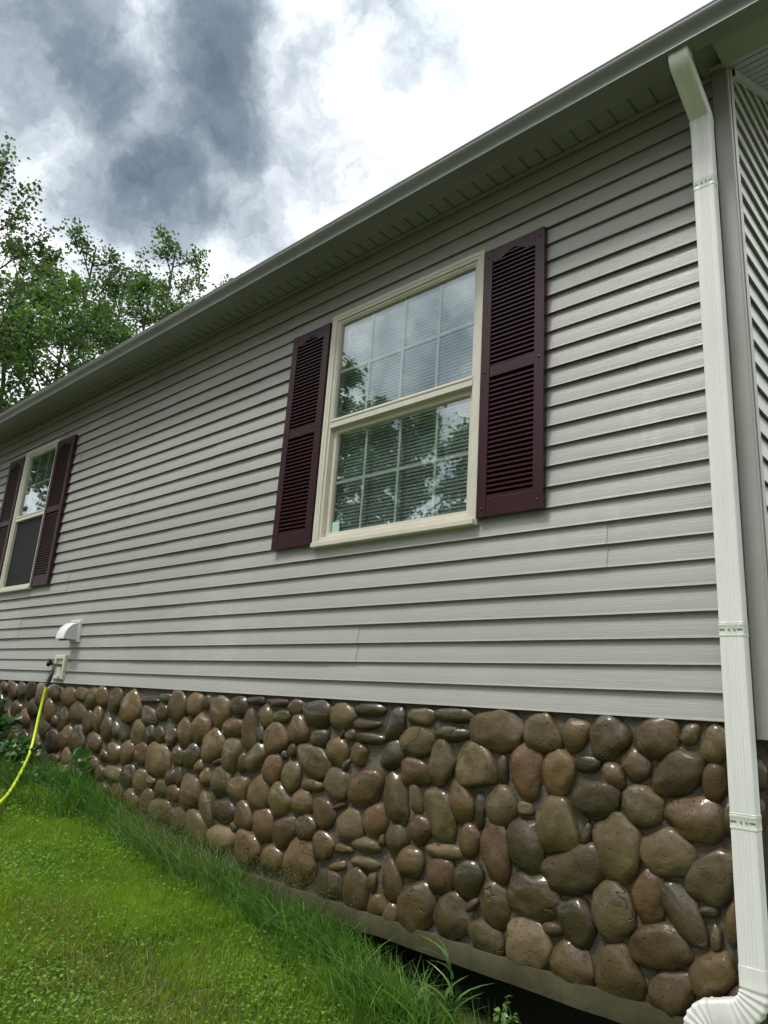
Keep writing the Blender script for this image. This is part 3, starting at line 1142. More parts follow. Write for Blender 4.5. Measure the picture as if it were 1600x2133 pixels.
fc = empty('wall_tap'); fc.parent = house
mb = MB()
ring_frame(mb, -6.575, -6.372, .030, .238, [(0, .012), (0, -.020), (.006, -.024), (.030, -.024), (.034, -.016), (.034, -.006)])
mb.box(-6.545, -6.402, -.006, .010, .060, .208)
mb.build('mounting_plate', 'window_vinyl', fc)
mb = MB()
mb.tube([(-6.455, -.006, .150), (-6.455, -.040, .150), (-6.452, -.070, .146)], [.016, .014, .015], 10)
mb.tube([(-6.452, -.070, .160), (-6.450, -.072, .140), (-6.440, -.078, .110), (-6.432, -.084, .095)], [.014, .017, .015, .015], 10)
mb.tube([(-6.452, -.068, .150), (-6.440, -.100, .160)], [.012, .010], 8)
mb.build('valve', 'tap_metal', fc, smooth=True)
mb = MB()
rr = []
for (d, r_) in ((0, .010), (.012, .020), (.020, .030), (.034, .032), (.040, .026), (.041, .004)):
    c = Vector((-6.452, -.085, .158)) + Vector((-.20, -.95, .20)).normalized() * d * 1.2
    nrm_ = Vector((-.20, -.95, .20)).normalized(); a_ = nrm_.orthogonal().normalized(); b_ = nrm_.cross(a_)
    rr.append([tuple(c + a_ * (r_ * (1 + .12 * math.cos(6 * t)) * math.cos(t)) + b_ * (r_ * (1 + .12 * math.cos(6 * t)) * math.sin(t))) for t in np.linspace(0, 2 * math.pi, 24, endpoint=False)])
mb.sweep(rr)
mb.build('handle', 'black_plastic', fc, smooth=True)

# ------------------------------------------------------------------ garden hose (hangs from the tap)
hose = empty('garden_hose')
tag(hose, 'bright yellow garden hose hanging from the wall tap and curving left', 'hose')


def catmull(pts, n=8):
    P = [Vector(p) for p in pts]
    P = [P[0] * 2 - P[1]] + P + [P[-1] * 2 - P[-2]]
    out = []
    for i in range(1, len(P) - 2):
        for k_ in range(n):
            t = k_ / n
            a, b, c, d = P[i - 1], P[i], P[i + 1], P[i + 2]
            out.append(.5 * (2 * b + (c - a) * t + (2 * a - 5 * b + 4 * c - d) * t * t + (3 * b - a - 3 * c + d) * t ** 3))
    out.append(P[-2])
    return out


mb = MB()
hp_ = catmull([(-6.438, -.110, -.029), (-6.424, -.13, -.236), (-6.248, -.22, -.534), (-5.879, -.42, -.678), (-5.518, -.62, -.764), (-5.241, -.78, -.791), (-4.994, -.95, -.83), (-4.85, -1.15, -.90), (-4.9, -1.5, -.93), (-5.3, -1.9, -.90), (-6.0, -2.1, -.84)], 10)
mb.tube(hp_, .0122, 12)
mb.build('tube', 'hose_yellow', hose, smooth=True)
mb = MB()
sl_ = catmull([(-6.428, -.086, .098), (-6.415, -.098, .050), (-6.438, -.110, -.035)], 8)
mb.tube(sl_, [.017 + .0018 * math.sin(i * 2.4) for i in range(len(sl_))], 12)
mb.build('sleeve', 'hose_sleeve', hose, smooth=True)

# ------------------------------------------------------------------ stone foundation
fnd = empty('stone_foundation', (0, 0, 0))
tag(fnd, 'foundation wall of wet brown river stones set in mortar below the siding', 'stone wall')
STONES = '-2520,-103,82,58,80,d;-2349,-58,89,40,180,o;-2160,-40,107,36,-179,d;-1913,-97,127,85,-174,b;-1679,-93,88,76,-165,o;-1519,-87,68,51,77,b;-1371,-84,86,77,-152,o;-1180,-76,82,71,-160,b;-1046,-50,46,33,50,g;-950,-83,67,54,59,o;-2368,-179,107,67,-177,o;-2164,-125,99,38,-179,d;-2210,-264,99,73,74,o;-2009,-259,107,92,178,o;-1870,-257,60,25,91,d;-1749,-250,106,74,99,r;-1594,-239,88,70,70,b;-1464,-197,55,35,-173,d;-1355,-230,48,43,107,r;-1258,-181,62,53,135,b;-1098,-191,97,67,52,d;-964,-211,65,45,78,r;-2531,-260,76,58,45,d;-2369,-317,90,59,-178,r;-2487,-458,118,72,103,o;-2361,-436,68,32,109,g;-2209,-487,112,78,113,o;-2090,-405,90,65,112,b;-1987,-446,68,26,88,d;-1879,-410,81,72,60,g;-1755,-405,44,27,-180,g;-1598,-439,104,89,87,o;-1431,-326,97,68,-172,d;-1238,-326,75,72,175,g;-1044,-348,97,71,-176,b;-924,-334,60,20,85,o;-2325,-569,65,59,-141,r;-2475,-637,69,60,-158,d;-1744,-549,101,85,123,d;-1470,-465,46,20,75,d;-1342,-497,113,82,89,o;-1153,-479,96,76,-153,g;-986,-524,97,68,54,g;-2039,-577,69,55,88,r;-2174,-642,103,32,-175,t;-1893,-602,110,73,100,r;-2374,-722,81,70,-151,b;-2200,-749,81,70,-163,r;-2036,-728,82,70,64,d;-2483,-817,90,59,112,b;-1528,-608,130,79,-153,d;-1716,-733,109,78,-176,d;-1368,-718,102,79,82,g;-1226,-640,89,56,72,r;-1091,-674,102,55,114,d;-1010,-641,33,20,-162,d;-1894,-803,85,70,98,b;-2331,-909,109,95,56,b;-2125,-901,94,78,-143,d;-2014,-831,39,21,43,d;-1942,-936,83,60,174,o;-1740,-913,99,89,-163,t;-1623,-838,45,26,-164,d;-1509,-791,80,71,109,d;-1196,-798,110,67,-160,b;-991,-719,43,20,92,t;-931,-661,66,25,89,b;-1007,-841,83,59,51,b;-1536,-943,83,77,-160,b;-1353,-926,95,91,102,b;-1154,-937,95,69,-142,b;-2474,-966,50,43,71,b;-1029,-955,59,35,-152,b;-930,-904,53,35,67,d;-892,-447,44,22,82,b;-915,-766,51,22,82,d;-868,-94,58,28,84,b;-886,-235,48,28,81,b;-828,-169,54,37,78,d;-840,-307,63,34,81,b;-2703,-41,108,34,-178,d;-2902,-89,91,71,-179,o;-3114,-83,115,71,178,d;-3293,-56,68,47,177,d;-3420,-113,79,34,180,o;-3466,-38,101,24,-179,d;-3561,-124,70,57,145,b;-3675,-35,90,26,-178,d;-3844,-74,91,58,176,d;-4041,-114,109,91,153,b;-4186,-65,52,41,-154,d;-4324,-86,87,78,-175,b;-4536,-111,113,102,152,b;-4712,-58,86,32,179,d;-4732,-161,78,51,172,d;-4928,-86,128,19,-179,d;-4906,-193,103,64,170,d;-5174,-147,137,114,-161,b;-5414,-100,115,85,-175,b;-5640,-85,87,74,165,b;-5813,-108,95,83,42,b;-6006,-75,112,51,177,b;-6239,-110,142,83,173,b;-6510,-75,132,67,174,b;-6768,-99,131,95,-176,b;-7038,-84,99,80,-171,d;-7256,-86,91,73,169,d;-7469,-86,110,73,165,d;-7676,-69,93,54,162,d;-2725,-118,98,27,-177,d;-2700,-186,107,30,-176,d;-2835,-178,39,29,-179,d;-2927,-273,76,72,166,b;-3082,-214,71,48,-179,d;-3251,-184,86,76,166,b;-3454,-242,110,83,-175,b;-3599,-232,48,33,106,d;-3703,-209,123,69,97,b;-3883,-205,109,53,-174,b;-4065,-329,114,90,-163,b;-4237,-236,96,96,46,b;-4413,-270,91,79,125,b;-4576,-308,69,53,165,b;-4716,-309,68,56,145,d;-4843,-318,66,64,-139,d;-5020,-313,98,83,156,o;-5213,-335,75,69,77,d;-5351,-319,74,48,121,d;-5487,-314,89,83,114,d;-5664,-258,97,77,116,b;-5815,-291,101,72,110,b;-6020,-230,140,78,174,b;-6268,-292,96,82,77,b;-6166,-440,99,93,-143,r;-6414,-316,72,49,161,o;-6557,-232,102,78,124,r;-5943,-439,128,107,157,d;-6402,-480,128,97,175,d;-5661,-430,113,65,166,o;-6594,-398,86,73,176,d;-3286,-291,39,36,126,d;-3353,-326,26,23,113,d;-2890,-180,29,15,62,d;-3104,-338,134,72,166,o;-3450,-412,86,76,68,r;-3613,-363,97,70,39,o;-3741,-406,58,43,92,d;-3866,-370,97,87,76,o;-4002,-424,59,22,-165,d;-4104,-525,65,55,-163,r;-4191,-473,47,43,74,r;-4294,-416,84,72,-155,d;-4454,-428,73,62,167,b;-4695,-469,141,100,174,b;-4929,-457,95,73,176,r;-5132,-469,94,83,180,b;-5322,-482,92,71,174,b;-5471,-521,70,47,171,d;-2763,-275,54,49,75,b;-2852,-336,42,23,53,d;-2698,-427,120,91,-168,r;-2912,-436,88,75,167,g;-3097,-460,87,31,-178,o;-3283,-436,83,78,74,o;-3947,-536,95,86,-175,o;-4507,-566,60,53,-156,d;-4412,-551,67,38,109,d;-5068,-620,99,76,178,d;-4883,-632,87,78,170,o;-4744,-623,54,38,176,o;-5294,-624,128,55,-177,t;-5483,-643,68,53,154,r;-6054,-582,104,69,169,t;-5674,-591,122,57,-179,g;-3756,-555,91,70,179,b;-3547,-559,93,87,-159,b;-3366,-574,89,74,143,o;-3182,-563,90,61,-171,b;-2995,-581,82,70,143,b;-2879,-542,48,16,-158,d;-2799,-624,94,77,-168,g;-2610,-572,89,73,49,r;-4256,-641,107,94,155,b;-4448,-672,81,52,-179,r;-4606,-646,73,54,175,o;-4063,-702,115,62,124,o;-3873,-699,110,65,-175,d;-3673,-698,83,71,152,r;-3481,-722,91,85,176,r;-3289,-726,100,71,-148,r;-3119,-682,74,69,-170,b;-2968,-746,83,66,-179,b;-2825,-737,62,21,-173,o;-2663,-698,102,36,-173,g;-4773,-748,79,74,172,b;-4973,-768,96,76,165,r;-5201,-763,106,72,176,r;-5425,-756,75,49,176,r;-4588,-791,121,72,-175,o;-4358,-814,98,77,-177,b;-4151,-825,119,86,151,o;-3877,-855,141,73,-172,t;-3749,-769,40,26,-174,o;-3604,-858,118,87,180,b;-3379,-880,94,65,-170,b;-3157,-862,120,104,-147,b;-2863,-827,67,20,-163,r;-2679,-778,98,29,-175,t;-2914,-921,93,66,-169,d;-2716,-904,93,80,103,b;-2569,-947,59,50,-150,b;-2606,-854,44,26,93,b;-2558,-656,30,18,93,d;-5711,-714,108,69,175,b;-5920,-705,103,67,178,r;-6137,-690,93,59,173,b;-6307,-627,97,59,173,b;-6916,-232,106,75,176,d;-7049,-333,103,69,169,b;-7278,-270,113,79,164,d;-7429,-351,110,68,160,b;-7000,-511,115,75,161,d;-7223,-507,120,77,161,b;-6738,-512,98,66,160,b'
srng = random.Random(3)
stones = []
for s_ in STONES.split(';'):
    a = s_.split(',')
    stones.append([float(v_) / 1000 for v_ in a[:4]] + [rad(float(a[4])), a[5]])
# the row goes on behind the weeds and out of the picture on the left, and low down where the traced ones leave gaps
def free(x, z, r):
    for t in stones:
        if (t[0] - x) ** 2 + (t[1] - z) ** 2 < (r + (t[2] + t[3]) * .5) ** 2 * .96:
            return False
    return True
extra = []
tries = 0
while len(stones) < 258 and tries < 30000:
    tries += 1
    big_ = tries < 8000
    x = srng.uniform(-9.4, -.84); z = srng.uniform(-.93, -.03)
    if big_ and x > -6.3 and z > np.interp(x, [-6.3, -3.9, -.8], [-.5, -.9, -1.2]):
        continue
    r = srng.uniform(.06, .10) if big_ else srng.uniform(.018, .034)
    if z + r * 1.2 > -.004 or z - r * 1.2 < -.99:
        continue
    if free(x, z, r):
        el = srng.uniform(1.0, 1.45) if big_ else srng.uniform(1.0, 1.8)
        stones.append([x, z, r * el, r / el ** .4, rad(srng.uniform(50, 130)), srng.choice('bbbddoor')])
SMAT = {'o': 'stone_olive', 'b': 'stone_brown', 'd': 'stone_dark', 'r': 'stone_red', 'g': 'stone_grey', 't': 'stone_tan'}


def ico(sub):
    bm = bmesh.new()
    bmesh.ops.create_icosphere(bm, subdivisions=sub, radius=1.0)
    v = np.array([x.co[:] for x in bm.verts]); f = np.array([[q_.index for q_ in y.verts] for y in bm.faces])
    bm.free()
    return v, f


ICO = {4: ico(4), 3: ico(3)}
MY = 0.026                     # mortar face
nrs = np.random.RandomState(5)
for i, (x, z, a, b, an, cc) in enumerate(stones):
    px_size = (a + b) / (math.hypot(x, 2.85))
    v, f = ICO[4] if px_size > .045 else ICO[3]
    m_ = min(a, b)
    dep = min(.066, .034 + .28 * m_)
    v = v.copy()
    # superellipse outline and lumpy, slightly facetted body
    seed = Vector((i * 3.1, i * 1.7, i * .9))
    ex = srng.uniform(.78, .98)
    v[:, 0] = np.sign(v[:, 0]) * np.abs(v[:, 0]) ** ex
    v[:, 2] = np.sign(v[:, 2]) * np.abs(v[:, 2]) ** ex
    taper = srng.uniform(-.20, .20)
    v[:, 2] *= 1 + taper * v[:, 0]
    nn = np.array([mnoise.noise(Vector(p) * 1.1 + seed) * .20 + mnoise.noise(Vector(p) * 2.6 + seed) * .06 + mnoise.noise(Vector(p) * 5.5 + seed) * .022 for p in v])
    v = v * (1 + nn)[:, None]
    # a couple of flattened faces
    for _ in range(2):
        d = nrs.normal(size=3); d /= np.linalg.norm(d)
        h = v @ d
        lim = srng.uniform(.78, .95)
        ov = np.maximum(0, h - lim)
        v = v - (ov * .75)[:, None] * d
    v[:, 0] *= a * 1.16; v[:, 2] *= b * 1.16
    # proud side is a low dome
    v[:, 1] = np.where(v[:, 1] < 0, -np.abs(v[:, 1]) ** .82 * dep, v[:, 1] * .02)
    ca, sa = math.cos(an), math.sin(an)
    X = v[:, 0] * ca - v[:, 2] * sa; Z = v[:, 0] * sa + v[:, 2] * ca
    v = np.stack([X, v[:, 1], Z], 1)
    o = np_mesh('stone', v, [f], SMAT[cc], fnd, smooth=True)
    o.location = (x, MY + .004, z)

# mortar bed: sunk between the stones, rising to meet each one
mx = np.arange(HX0, -.762, .022); mz = np.linspace(-.990, .010, 56)
MX, MZ = np.meshgrid(mx, mz, indexing='ij')
lift = np.zeros_like(MX)
for (x, z, a, b, an, cc) in stones:
    ix = np.where(np.abs(mx - x) < .35)[0]
    if not len(ix):
        continue
    sl_x = slice(ix[0], ix[-1] + 1)
    dx_, dz_ = MX[sl_x] - x, MZ[sl_x] - z
    ca, sa = math.cos(an), math.sin(an)
    rr_ = np.sqrt(((dx_ * ca + dz_ * sa) / a) ** 2 + ((-dx_ * sa + dz_ * ca) / b) ** 2)
    lift[sl_x] = np.maximum(lift[sl_x], np.clip(1 - np.abs(rr_ - 1.0) * (a + b) / .05, 0, 1))
lump = np.array([mnoise.noise(Vector((x * 9, z * 9, 0))) + .5 * mnoise.noise(Vector((x * 25, z * 25, 3))) for x, z in zip(MX.ravel(), MZ.ravel())]).reshape(MX.shape)
MYv = MY - lift * .010 - lump * .006
V = np.stack([MX, MYv, MZ], -1).reshape(-1, 3)
ni, nj = MX.shape
I, Jx = np.meshgrid(np.arange(ni - 1), np.arange(nj - 1), indexing='ij')
q = (I * nj + Jx).ravel()
np_mesh('mortar', V, [np.stack([q, q + nj, q + nj + 1, q + 1], 1)], 'mortar', fnd, smooth=True)
# solid body behind, end face with its own stones, base ledge and near-black sheets for the shade under it
mb = MB(); mb.box(HX0, -.795, .045, .25, -1.0, .010)
mb.build('core', 'mortar', fnd)
mb = MB()
ys_ = np.arange(.020, 8.0, .05)
mb.sweep([[(-.795, y, -1.0), (-.778 + .004 * math.sin(y * 31), y, -1.0), (-.776 + .005 * math.sin(y * 23 + 1), y, -.66), (-.778 + .005 * math.sin(y * 19), y, -.33), (-.776, y, .0), (-.795, y, .0)] for y in ys_])
mb.build('mortar', 'mortar', fnd, smooth=True)
far_v, far_f, far_n = [], [], 0
for row in range(6):
    y = .075 + (row % 2) * .05
    while y < 7.8:
        a, b = srng.uniform(.062, .100), srng.uniform(.074, .092)
        v, f = ICO[3]
        v = v.copy()
        if y < 2.0:
            v *= (1 + np.array([mnoise.noise(Vector(p) * 1.2 + Vector((row, y * 9, 2))) * .18 for p in v]))[:, None]
        v = np.stack([np.where(v[:, 0] > 0, np.abs(v[:, 0]) ** .8 * .042, v[:, 0] * .02), v[:, 1] * a, v[:, 2] * b], 1)
        c = (-.778, y + a * .1, -.085 - row * .163 + srng.uniform(-.015, .015))
        if len(fnd.children) < 292 and y < 1.0:
            o = np_mesh('stone', v, [f], SMAT[srng.choice('bbddor')], fnd, smooth=True)
            o.location = c
        else:
            far_v.append(v + np.array(c)); far_f.append(f + far_n); far_n += len(v)
        y += a * 2 + .012
st = np_mesh('stones', np.concatenate(far_v), [np.concatenate(far_f)], 'stone_brown', fnd, smooth=True)
st['kind'] = 'stuff'
mb = MB(); mb.box(-.81, -.752, .162, HY, -1.072, -.985)
mb.build('ledge', 'ledge_concrete', fnd)
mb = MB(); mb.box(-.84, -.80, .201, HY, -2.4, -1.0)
mb.build('crawlspace_shade', 'void_shade', fnd)
mb = MB()
n = 90
rings = []
for i in range(n + 1):
    x = HX0 + (-.765 - HX0) * i / n
    h = .006 * mnoise.noise(Vector((x * 3, 0, 0))); g = .010 * mnoise.noise(Vector((x * 5, 4, 0)))
    rings.append([(x, -.016 + h, -.988 + g * .5), (x, -.018 + h, -1.030), (x, -.012 + h, -1.072 + g), (x, .16, -1.072), (x, .16, -.988)])
mb.sweep(rings)
mb.build('ledge', 'ledge_concrete', fnd, smooth=True, sharp=40)
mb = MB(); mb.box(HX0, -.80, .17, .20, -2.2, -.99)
mb.build('crawlspace_shade', 'void_shade', fnd)

# ------------------------------------------------------------------ foliage helpers
NR = np.random.RandomState(11)


def blades(P, H, Wd, lean_dir, lean, tint, seg=3, twist=0.0):
    """grass blades: base points P (n,3), heights, widths, lean direction angle and amount -> V, F arrays"""
    n = len(P)
    az = NR.uniform(0, 2 * np.pi, n)
    side = np.stack([np.cos(az), np.sin(az), np.zeros(n)], 1)
    ld = np.stack([np.cos(lean_dir), np.sin(lean_dir), np.zeros(n)], 1)
    V, T = [], []
    for s_ in range(seg):
        t = s_ / seg
        c = P + np.stack([np.zeros(n), np.zeros(n), H * (t - .28 * lean * t * t)], 1) + ld * (H * lean * t * t)[:, None]
        wd = Wd * (1 - .75 * t ** 1.5)
        V += [c - side * (wd / 2)[:, None], c + side * (wd / 2)[:, None]]
        sh = (.75 + .35 * t)  # self-shadow painted into the tint: dark root, lighter tip
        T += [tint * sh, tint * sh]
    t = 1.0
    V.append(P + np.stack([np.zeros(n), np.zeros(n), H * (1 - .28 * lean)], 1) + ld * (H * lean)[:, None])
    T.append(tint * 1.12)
    V = np.stack(V, 1); T = np.stack(T, 1)
    m = V.shape[1]
    b = np.arange(n)[:, None] * m
    F4 = [b + np.array([[2 * s_, 2 * s_ + 1, 2 * s_ + 3, 2 * s_ + 2]]) for s_ in range(seg - 1)]
    F3 = b + np.array([[2 * seg - 2, 2 * seg - 1, 2 * seg]])
    return V.reshape(-1, 3), T.reshape(-1, 3), np.concatenate(F4, 0) if F4 else np.zeros((0, 4), int), F3


def leaves(P, N, size, tint, shape=1.0):
    """folded leaves: centre P, normal N, size -> two quads each, with a notch and tip"""
    n = len(P)
    N = N / np.linalg.norm(N, axis=1)[:, None]
    r = NR.normal(size=(n, 3))
    u = np.cross(N, r); u /= np.linalg.norm(u, axis=1)[:, None]
    v = np.cross(N, u)
    s_ = size[:, None]
    fold = N * (s_ * .16)
    pts = [P - u * s_ * .5, P - v * s_ * .42 * shape + fold - u * s_ * .08, P + v * s_ * .42 * shape + fold - u * s_ * .08, P + u * s_ * .10, P + u * s_ * .58]
    V = np.stack([pts[0], pts[1], pts[4], pts[2], pts[3]], 1)
    # faces: (base, side, tip, mid) twice
    b = np.arange(n)[:, None] * 5
    F = np.concatenate([b + np.array([[0, 1, 2, 4]]), b + np.array([[0, 4, 2, 3]])], 0)
    T = np.repeat(tint[:, None, :], 5, 1)
    return V.reshape(-1, 3), T.reshape(-1, 3), F


def round_leaves(P, N, size, tint):
    n = len(P)
    N = N / np.linalg.norm(N, axis=1)[:, None]
    u = np.cross(N, NR.normal(size=(n, 3))); u /= np.linalg.norm(u, axis=1)[:, None]
    v = np.cross(N, u)
    pts, T = [P - N * (size * .10)[:, None]], [tint * .85]
    k = 12
    for ring, (r, h) in enumerate(((.30, -.03), (.5, .05))):
        for i in range(k):
            a = 2 * math.pi * i / k
            rr = r * (1 + .16 * math.cos(a) - .28 * (i == 6)) * (1 + (.05 * math.sin(5 * a) if ring else 0))
            wv = h + (.05 * math.sin(3 * a + 1) if ring else 0)
            pts.append(P + u * (size * rr * math.cos(a))[:, None] + v * (size * rr * math.sin(a) * .9)[:, None] + N * (size * wv)[:, None])
            T.append(tint * (1.0 if ring else .92))
    V = np.stack(pts, 1); T = np.stack(T, 1); m = V.shape[1]
    b = np.arange(n)[:, None] * m
    F3 = np.concatenate([b + np.array([[0, 1 + i, 1 + (i + 1) % k]]) for i in range(k)], 0)
    F4 = np.concatenate([b + np.array([[1 + i, 1 + k + i, 1 + k + (i + 1) % k, 1 + (i + 1) % k]]) for i in range(k)], 0)
    return V.reshape(-1, 3), T.reshape(-1, 3), F3, F4


class Acc:
    def __init__(s):
        s.V = []; s.T = []; s.F = {}; s.n = 0

    def add(s, V, T, *Fs):
        for f in Fs:
            if len(f):
                s.F.setdefault(f.shape[1], []).append(f + s.n)
        s.V.append(V); s.T.append(T); s.n += len(V)

    def build(s, name, mat, parent=None):
        return np_mesh(name, np.concatenate(s.V), [np.concatenate(f) for f in s.F.values()], mat, parent, tint=np.concatenate(s.T))


def val2(x, y, f, seed=0.0):
    return np.array([mnoise.noise(Vector((a * f + seed, b * f - seed, seed))) for a, b in zip(x, y)])


# ------------------------------------------------------------------ lawn
def sample(n, x0, x1, y0, y1):
    return NR.uniform(x0, x1, n), NR.uniform(y0, y1, n)


acc = Acc()


def dryness(x, y):
    d = .55 * np.exp(-(((x + 3.0) / .55) ** 2 + ((y + 1.22) / .28) ** 2)) + .45 * np.exp(-(((x + 3.6) / .35) ** 2 + ((y + 1.12) / .18) ** 2)) + .35 * np.exp(-(((x + 2.6) / .25) ** 2 + ((y + 1.05) / .2) ** 2))
    return d


def lawn(n, x0, x1, y0, y1, hs, wd):
    x, y = sample(n, x0, x1, y0, y1)
    cl = val2(x, y, 2.2, 1.0); cf = val2(x, y, 9.0, 4.0)
    P = np.stack([x, y, zg(x, y) - .004], 1)
    H = hs * (.7 + .45 * NR.rand(n)) * (1 + .35 * cl + .2 * cf)
    tint = np.array([[.205, .340, .032]]) * (1 + .30 * cl + .22 * cf + NR.normal(0, .14, n))[:, None]
    yel = NR.rand(n) < (.10 + .1 * (cl > .25))
    tint[yel] = np.array([.27, .33, .04]) * (.8 + .4 * NR.rand(yel.sum()))[:, None]
    dr = NR.rand(n) < (.02 + dryness(x, y) * (.55 + .6 * cf))
    tint[dr] = np.array([.36, .34, .10]) * (.65 + .5 * NR.rand(dr.sum()))[:, None]
    lean = np.clip(.35 + NR.normal(0, .28, n) + .5 * dr, .02, 1.15)
    H[dr] *= .85
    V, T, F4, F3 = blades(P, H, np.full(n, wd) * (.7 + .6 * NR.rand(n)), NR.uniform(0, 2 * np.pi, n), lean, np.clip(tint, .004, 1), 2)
    acc.add(V, T, F4, F3)


lawn(70000, -4.2, -1.4, -1.9, -.02, .050, .0040)
lawn(60000, -6.6, -3.2, -1.7, -.02, .056, .0050)
lawn(16000, -9.5, -6.4, -1.8, -.05, .085, .0065)
lawn(30000, -7.0, .8, -4.6, -1.6, .060, .0060)
lawn(9000, -1.5, .8, -1.8, -.3, .055, .0060)
# clover and other small broad leaves in the turf
for (n, x0, x1, y0, y1, sz) in ((26000, -4.6, -1.4, -1.9, -.05, .013), (16000, -6.6, -4.0, -1.6, -.05, .015)):
    x, y = sample(n, x0, x1, y0, y1)
    cl = val2(x, y, 2.6, 7.0)
    keep = NR.rand(n) < np.clip(.45 + 1.2 * cl, .08, 1)
    x, y, cl = x[keep], y[keep], cl[keep]; n = len(x)
    P = np.stack([x, y, zg(x, y) + NR.uniform(.012, .046, n)], 1)
    N = np.stack([NR.normal(0, .35, n), NR.normal(0, .35, n), np.ones(n)], 1)
    tint = np.array([[.165, .32, .040]]) * (.7 + .6 * NR.rand(n))[:, None]
    V, T, F = leaves(P, N, sz * (.6 + .8 * NR.rand(n)), tint, 1.25)
    acc.add(V, T, F)
# straw lying on the turf
n = 420
k_ = NR.randint(0, 3, n)
cx = np.array([-3.0, -3.55, -2.6])[k_] + NR.normal(0, .38, n); cy = np.array([-1.22, -1.12, -.95])[k_] + NR.normal(0, .22, n)
P = np.stack([cx, cy, zg(cx, cy) + NR.uniform(.02, .05, n)], 1)
V, T, F4, F3 = blades(P, NR.uniform(.025, .075, n), np.full(n, .0028), NR.uniform(0, 6.28, n), np.full(n, 1.6), np.array([[.42, .35, .15]]) * (.6 + .6 * NR.rand(n))[:, None], 3)
acc.add(V, T, F4, F3)
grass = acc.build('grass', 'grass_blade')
tag(grass, 'mown green lawn with clover and a few straw coloured patches', kind='stuff')

# tall unmown grass along the foot of the wall
acc = Acc()


def tall(n, x0, x1, y0, y1, h0, h1, wd, dens=None, lean0=.45, col=(.125, .235, .040)):
    x, y = sample(n, x0, x1, y0, y1)
    keep = NR.rand(n) < (dens(x, y) if dens else np.ones(n)) * np.clip(.5 + 1.5 * val2(x, y * 1.5, 2.6, 9.0), .06, 1)
    x, y = x[keep], y[keep]; n = len(x)
    cl = val2(x, y, 3.0, 2.0)
    P = np.stack([x, y, zg(x, y) - .01], 1)
    H = NR.uniform(h0, h1, n) * (1 + .5 * cl)
    tint = np.array([col]) * (1 + .3 * cl + NR.normal(0, .2, n))[:, None]
    pal = NR.rand(n) < .10
    tint[pal] = np.array([.20, .23, .08]) * (.7 + .5 * NR.rand(pal.sum()))[:, None]
    ang = NR.normal(-1.57, 1.1, n)
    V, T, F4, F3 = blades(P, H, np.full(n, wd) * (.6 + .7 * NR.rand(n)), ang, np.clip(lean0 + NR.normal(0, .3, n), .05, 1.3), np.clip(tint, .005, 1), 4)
    acc.add(V, T, F4, F3)


tall(2600, -7.4, -5.0, -.62, -.03, .10, .30, .0080, None, .55, (.07, .165, .035))
tall(4200, -6.6, -2.4, -.29, -.01, .05, .15, .0070, lambda x, y: .25 + .75 * np.clip((y + .42) / .3, 0, 1))
tall(2600, -2.9, -1.5, -.52, -.10, .05, .15, .0055)
tall(2600, -2.2, -1.15, -.62, -.16, .04, .14, .0050)
tall(420, -2.7, -1.2, -.22, -.02, .10, .26, .0034, None, .35, (.11, .19, .05))
for (cx, cy, s_, n, h0, h1, c_) in ((-4.35, -.16, .24, 560, .14, .30, (.085, .15, .045)), (-3.75, -.14, .20, 520, .12, .28, (.085, .15, .045)), (-5.2, -.14, .3, 700, .12, .28, (.05, .125, .022)), (-3.2, -.16, .2, 480, .10, .24, (.05, .12, .022)),
                                   (-2.2, -.32, .16, 700, .12, .28, (.075, .15, .03)), (-5.8, -.2, .3, 700, .10, .26, (.045, .115, .02)), (-2.75, -.2, .18, 600, .12, .26, (.06, .135, .025))):
    x = NR.normal(cx, s_, n); y = np.clip(NR.normal(cy, .085, n), -.6, -.01)
    P = np.stack([x, y, zg(x, y) - .01], 1)
    tint = np.array([c_]) * 1.9 * (.45 + 1.1 * NR.rand(n))[:, None]
    V, T, F4, F3 = blades(P, NR.uniform(h0, h1, n), np.full(n, .0058), NR.normal(-1.57, 1.3, n), np.clip(NR.normal(.75, .3, n), .1, 1.4), tint, 4)
    acc.add(V, T, F4, F3)
# wispy flowering stems with tiny seed heads
n = 420
x = np.where(NR.rand(n) < .75, NR.normal(-4.1, .45, n), NR.uniform(-3.4, -2.5, n)); y = np.clip(NR.normal(-.2, .1, n), -.55, -.03)
P = np.stack([x, y, zg(x, y)], 1)
H = NR.uniform(.22, .46, n); ang = NR.normal(-1.57, 1.2, n); ln_ = np.clip(NR.normal(.35, .2, n), .05, .9)
V, T, F4, F3 = blades(P, H, np.full(n, .0018), ang, ln_, np.array([[.15, .19, .075]]) * (.7 + .5 * NR.rand(n))[:, None], 4)
acc.add(V, T, F4, F3)
tip = P + np.stack([np.cos(ang) * H * ln_, np.sin(ang) * H * ln_, H * (1 - .28 * ln_)], 1)
for r_ in range(14):
    back = NR.uniform(0, .3, n)
    Q = tip - (tip - P) * back[:, None] + NR.normal(0, .012, (n, 3)) * (0.4 + back)[:, None] * 2
    V, T, F = leaves(Q, NR.normal(size=(n, 3)), NR.uniform(.005, .010, n), np.array([[.19, .21, .10]]) * (.7 + .5 * NR.rand(n))[:, None], .5)
    acc.add(V, T, F)
tg = acc.build('tall_grass', 'grass_blade')
tag(tg, 'long uncut grass with wispy seed heads along the stone wall', kind='stuff')

# ------------------------------------------------------------------ weeds by the wall


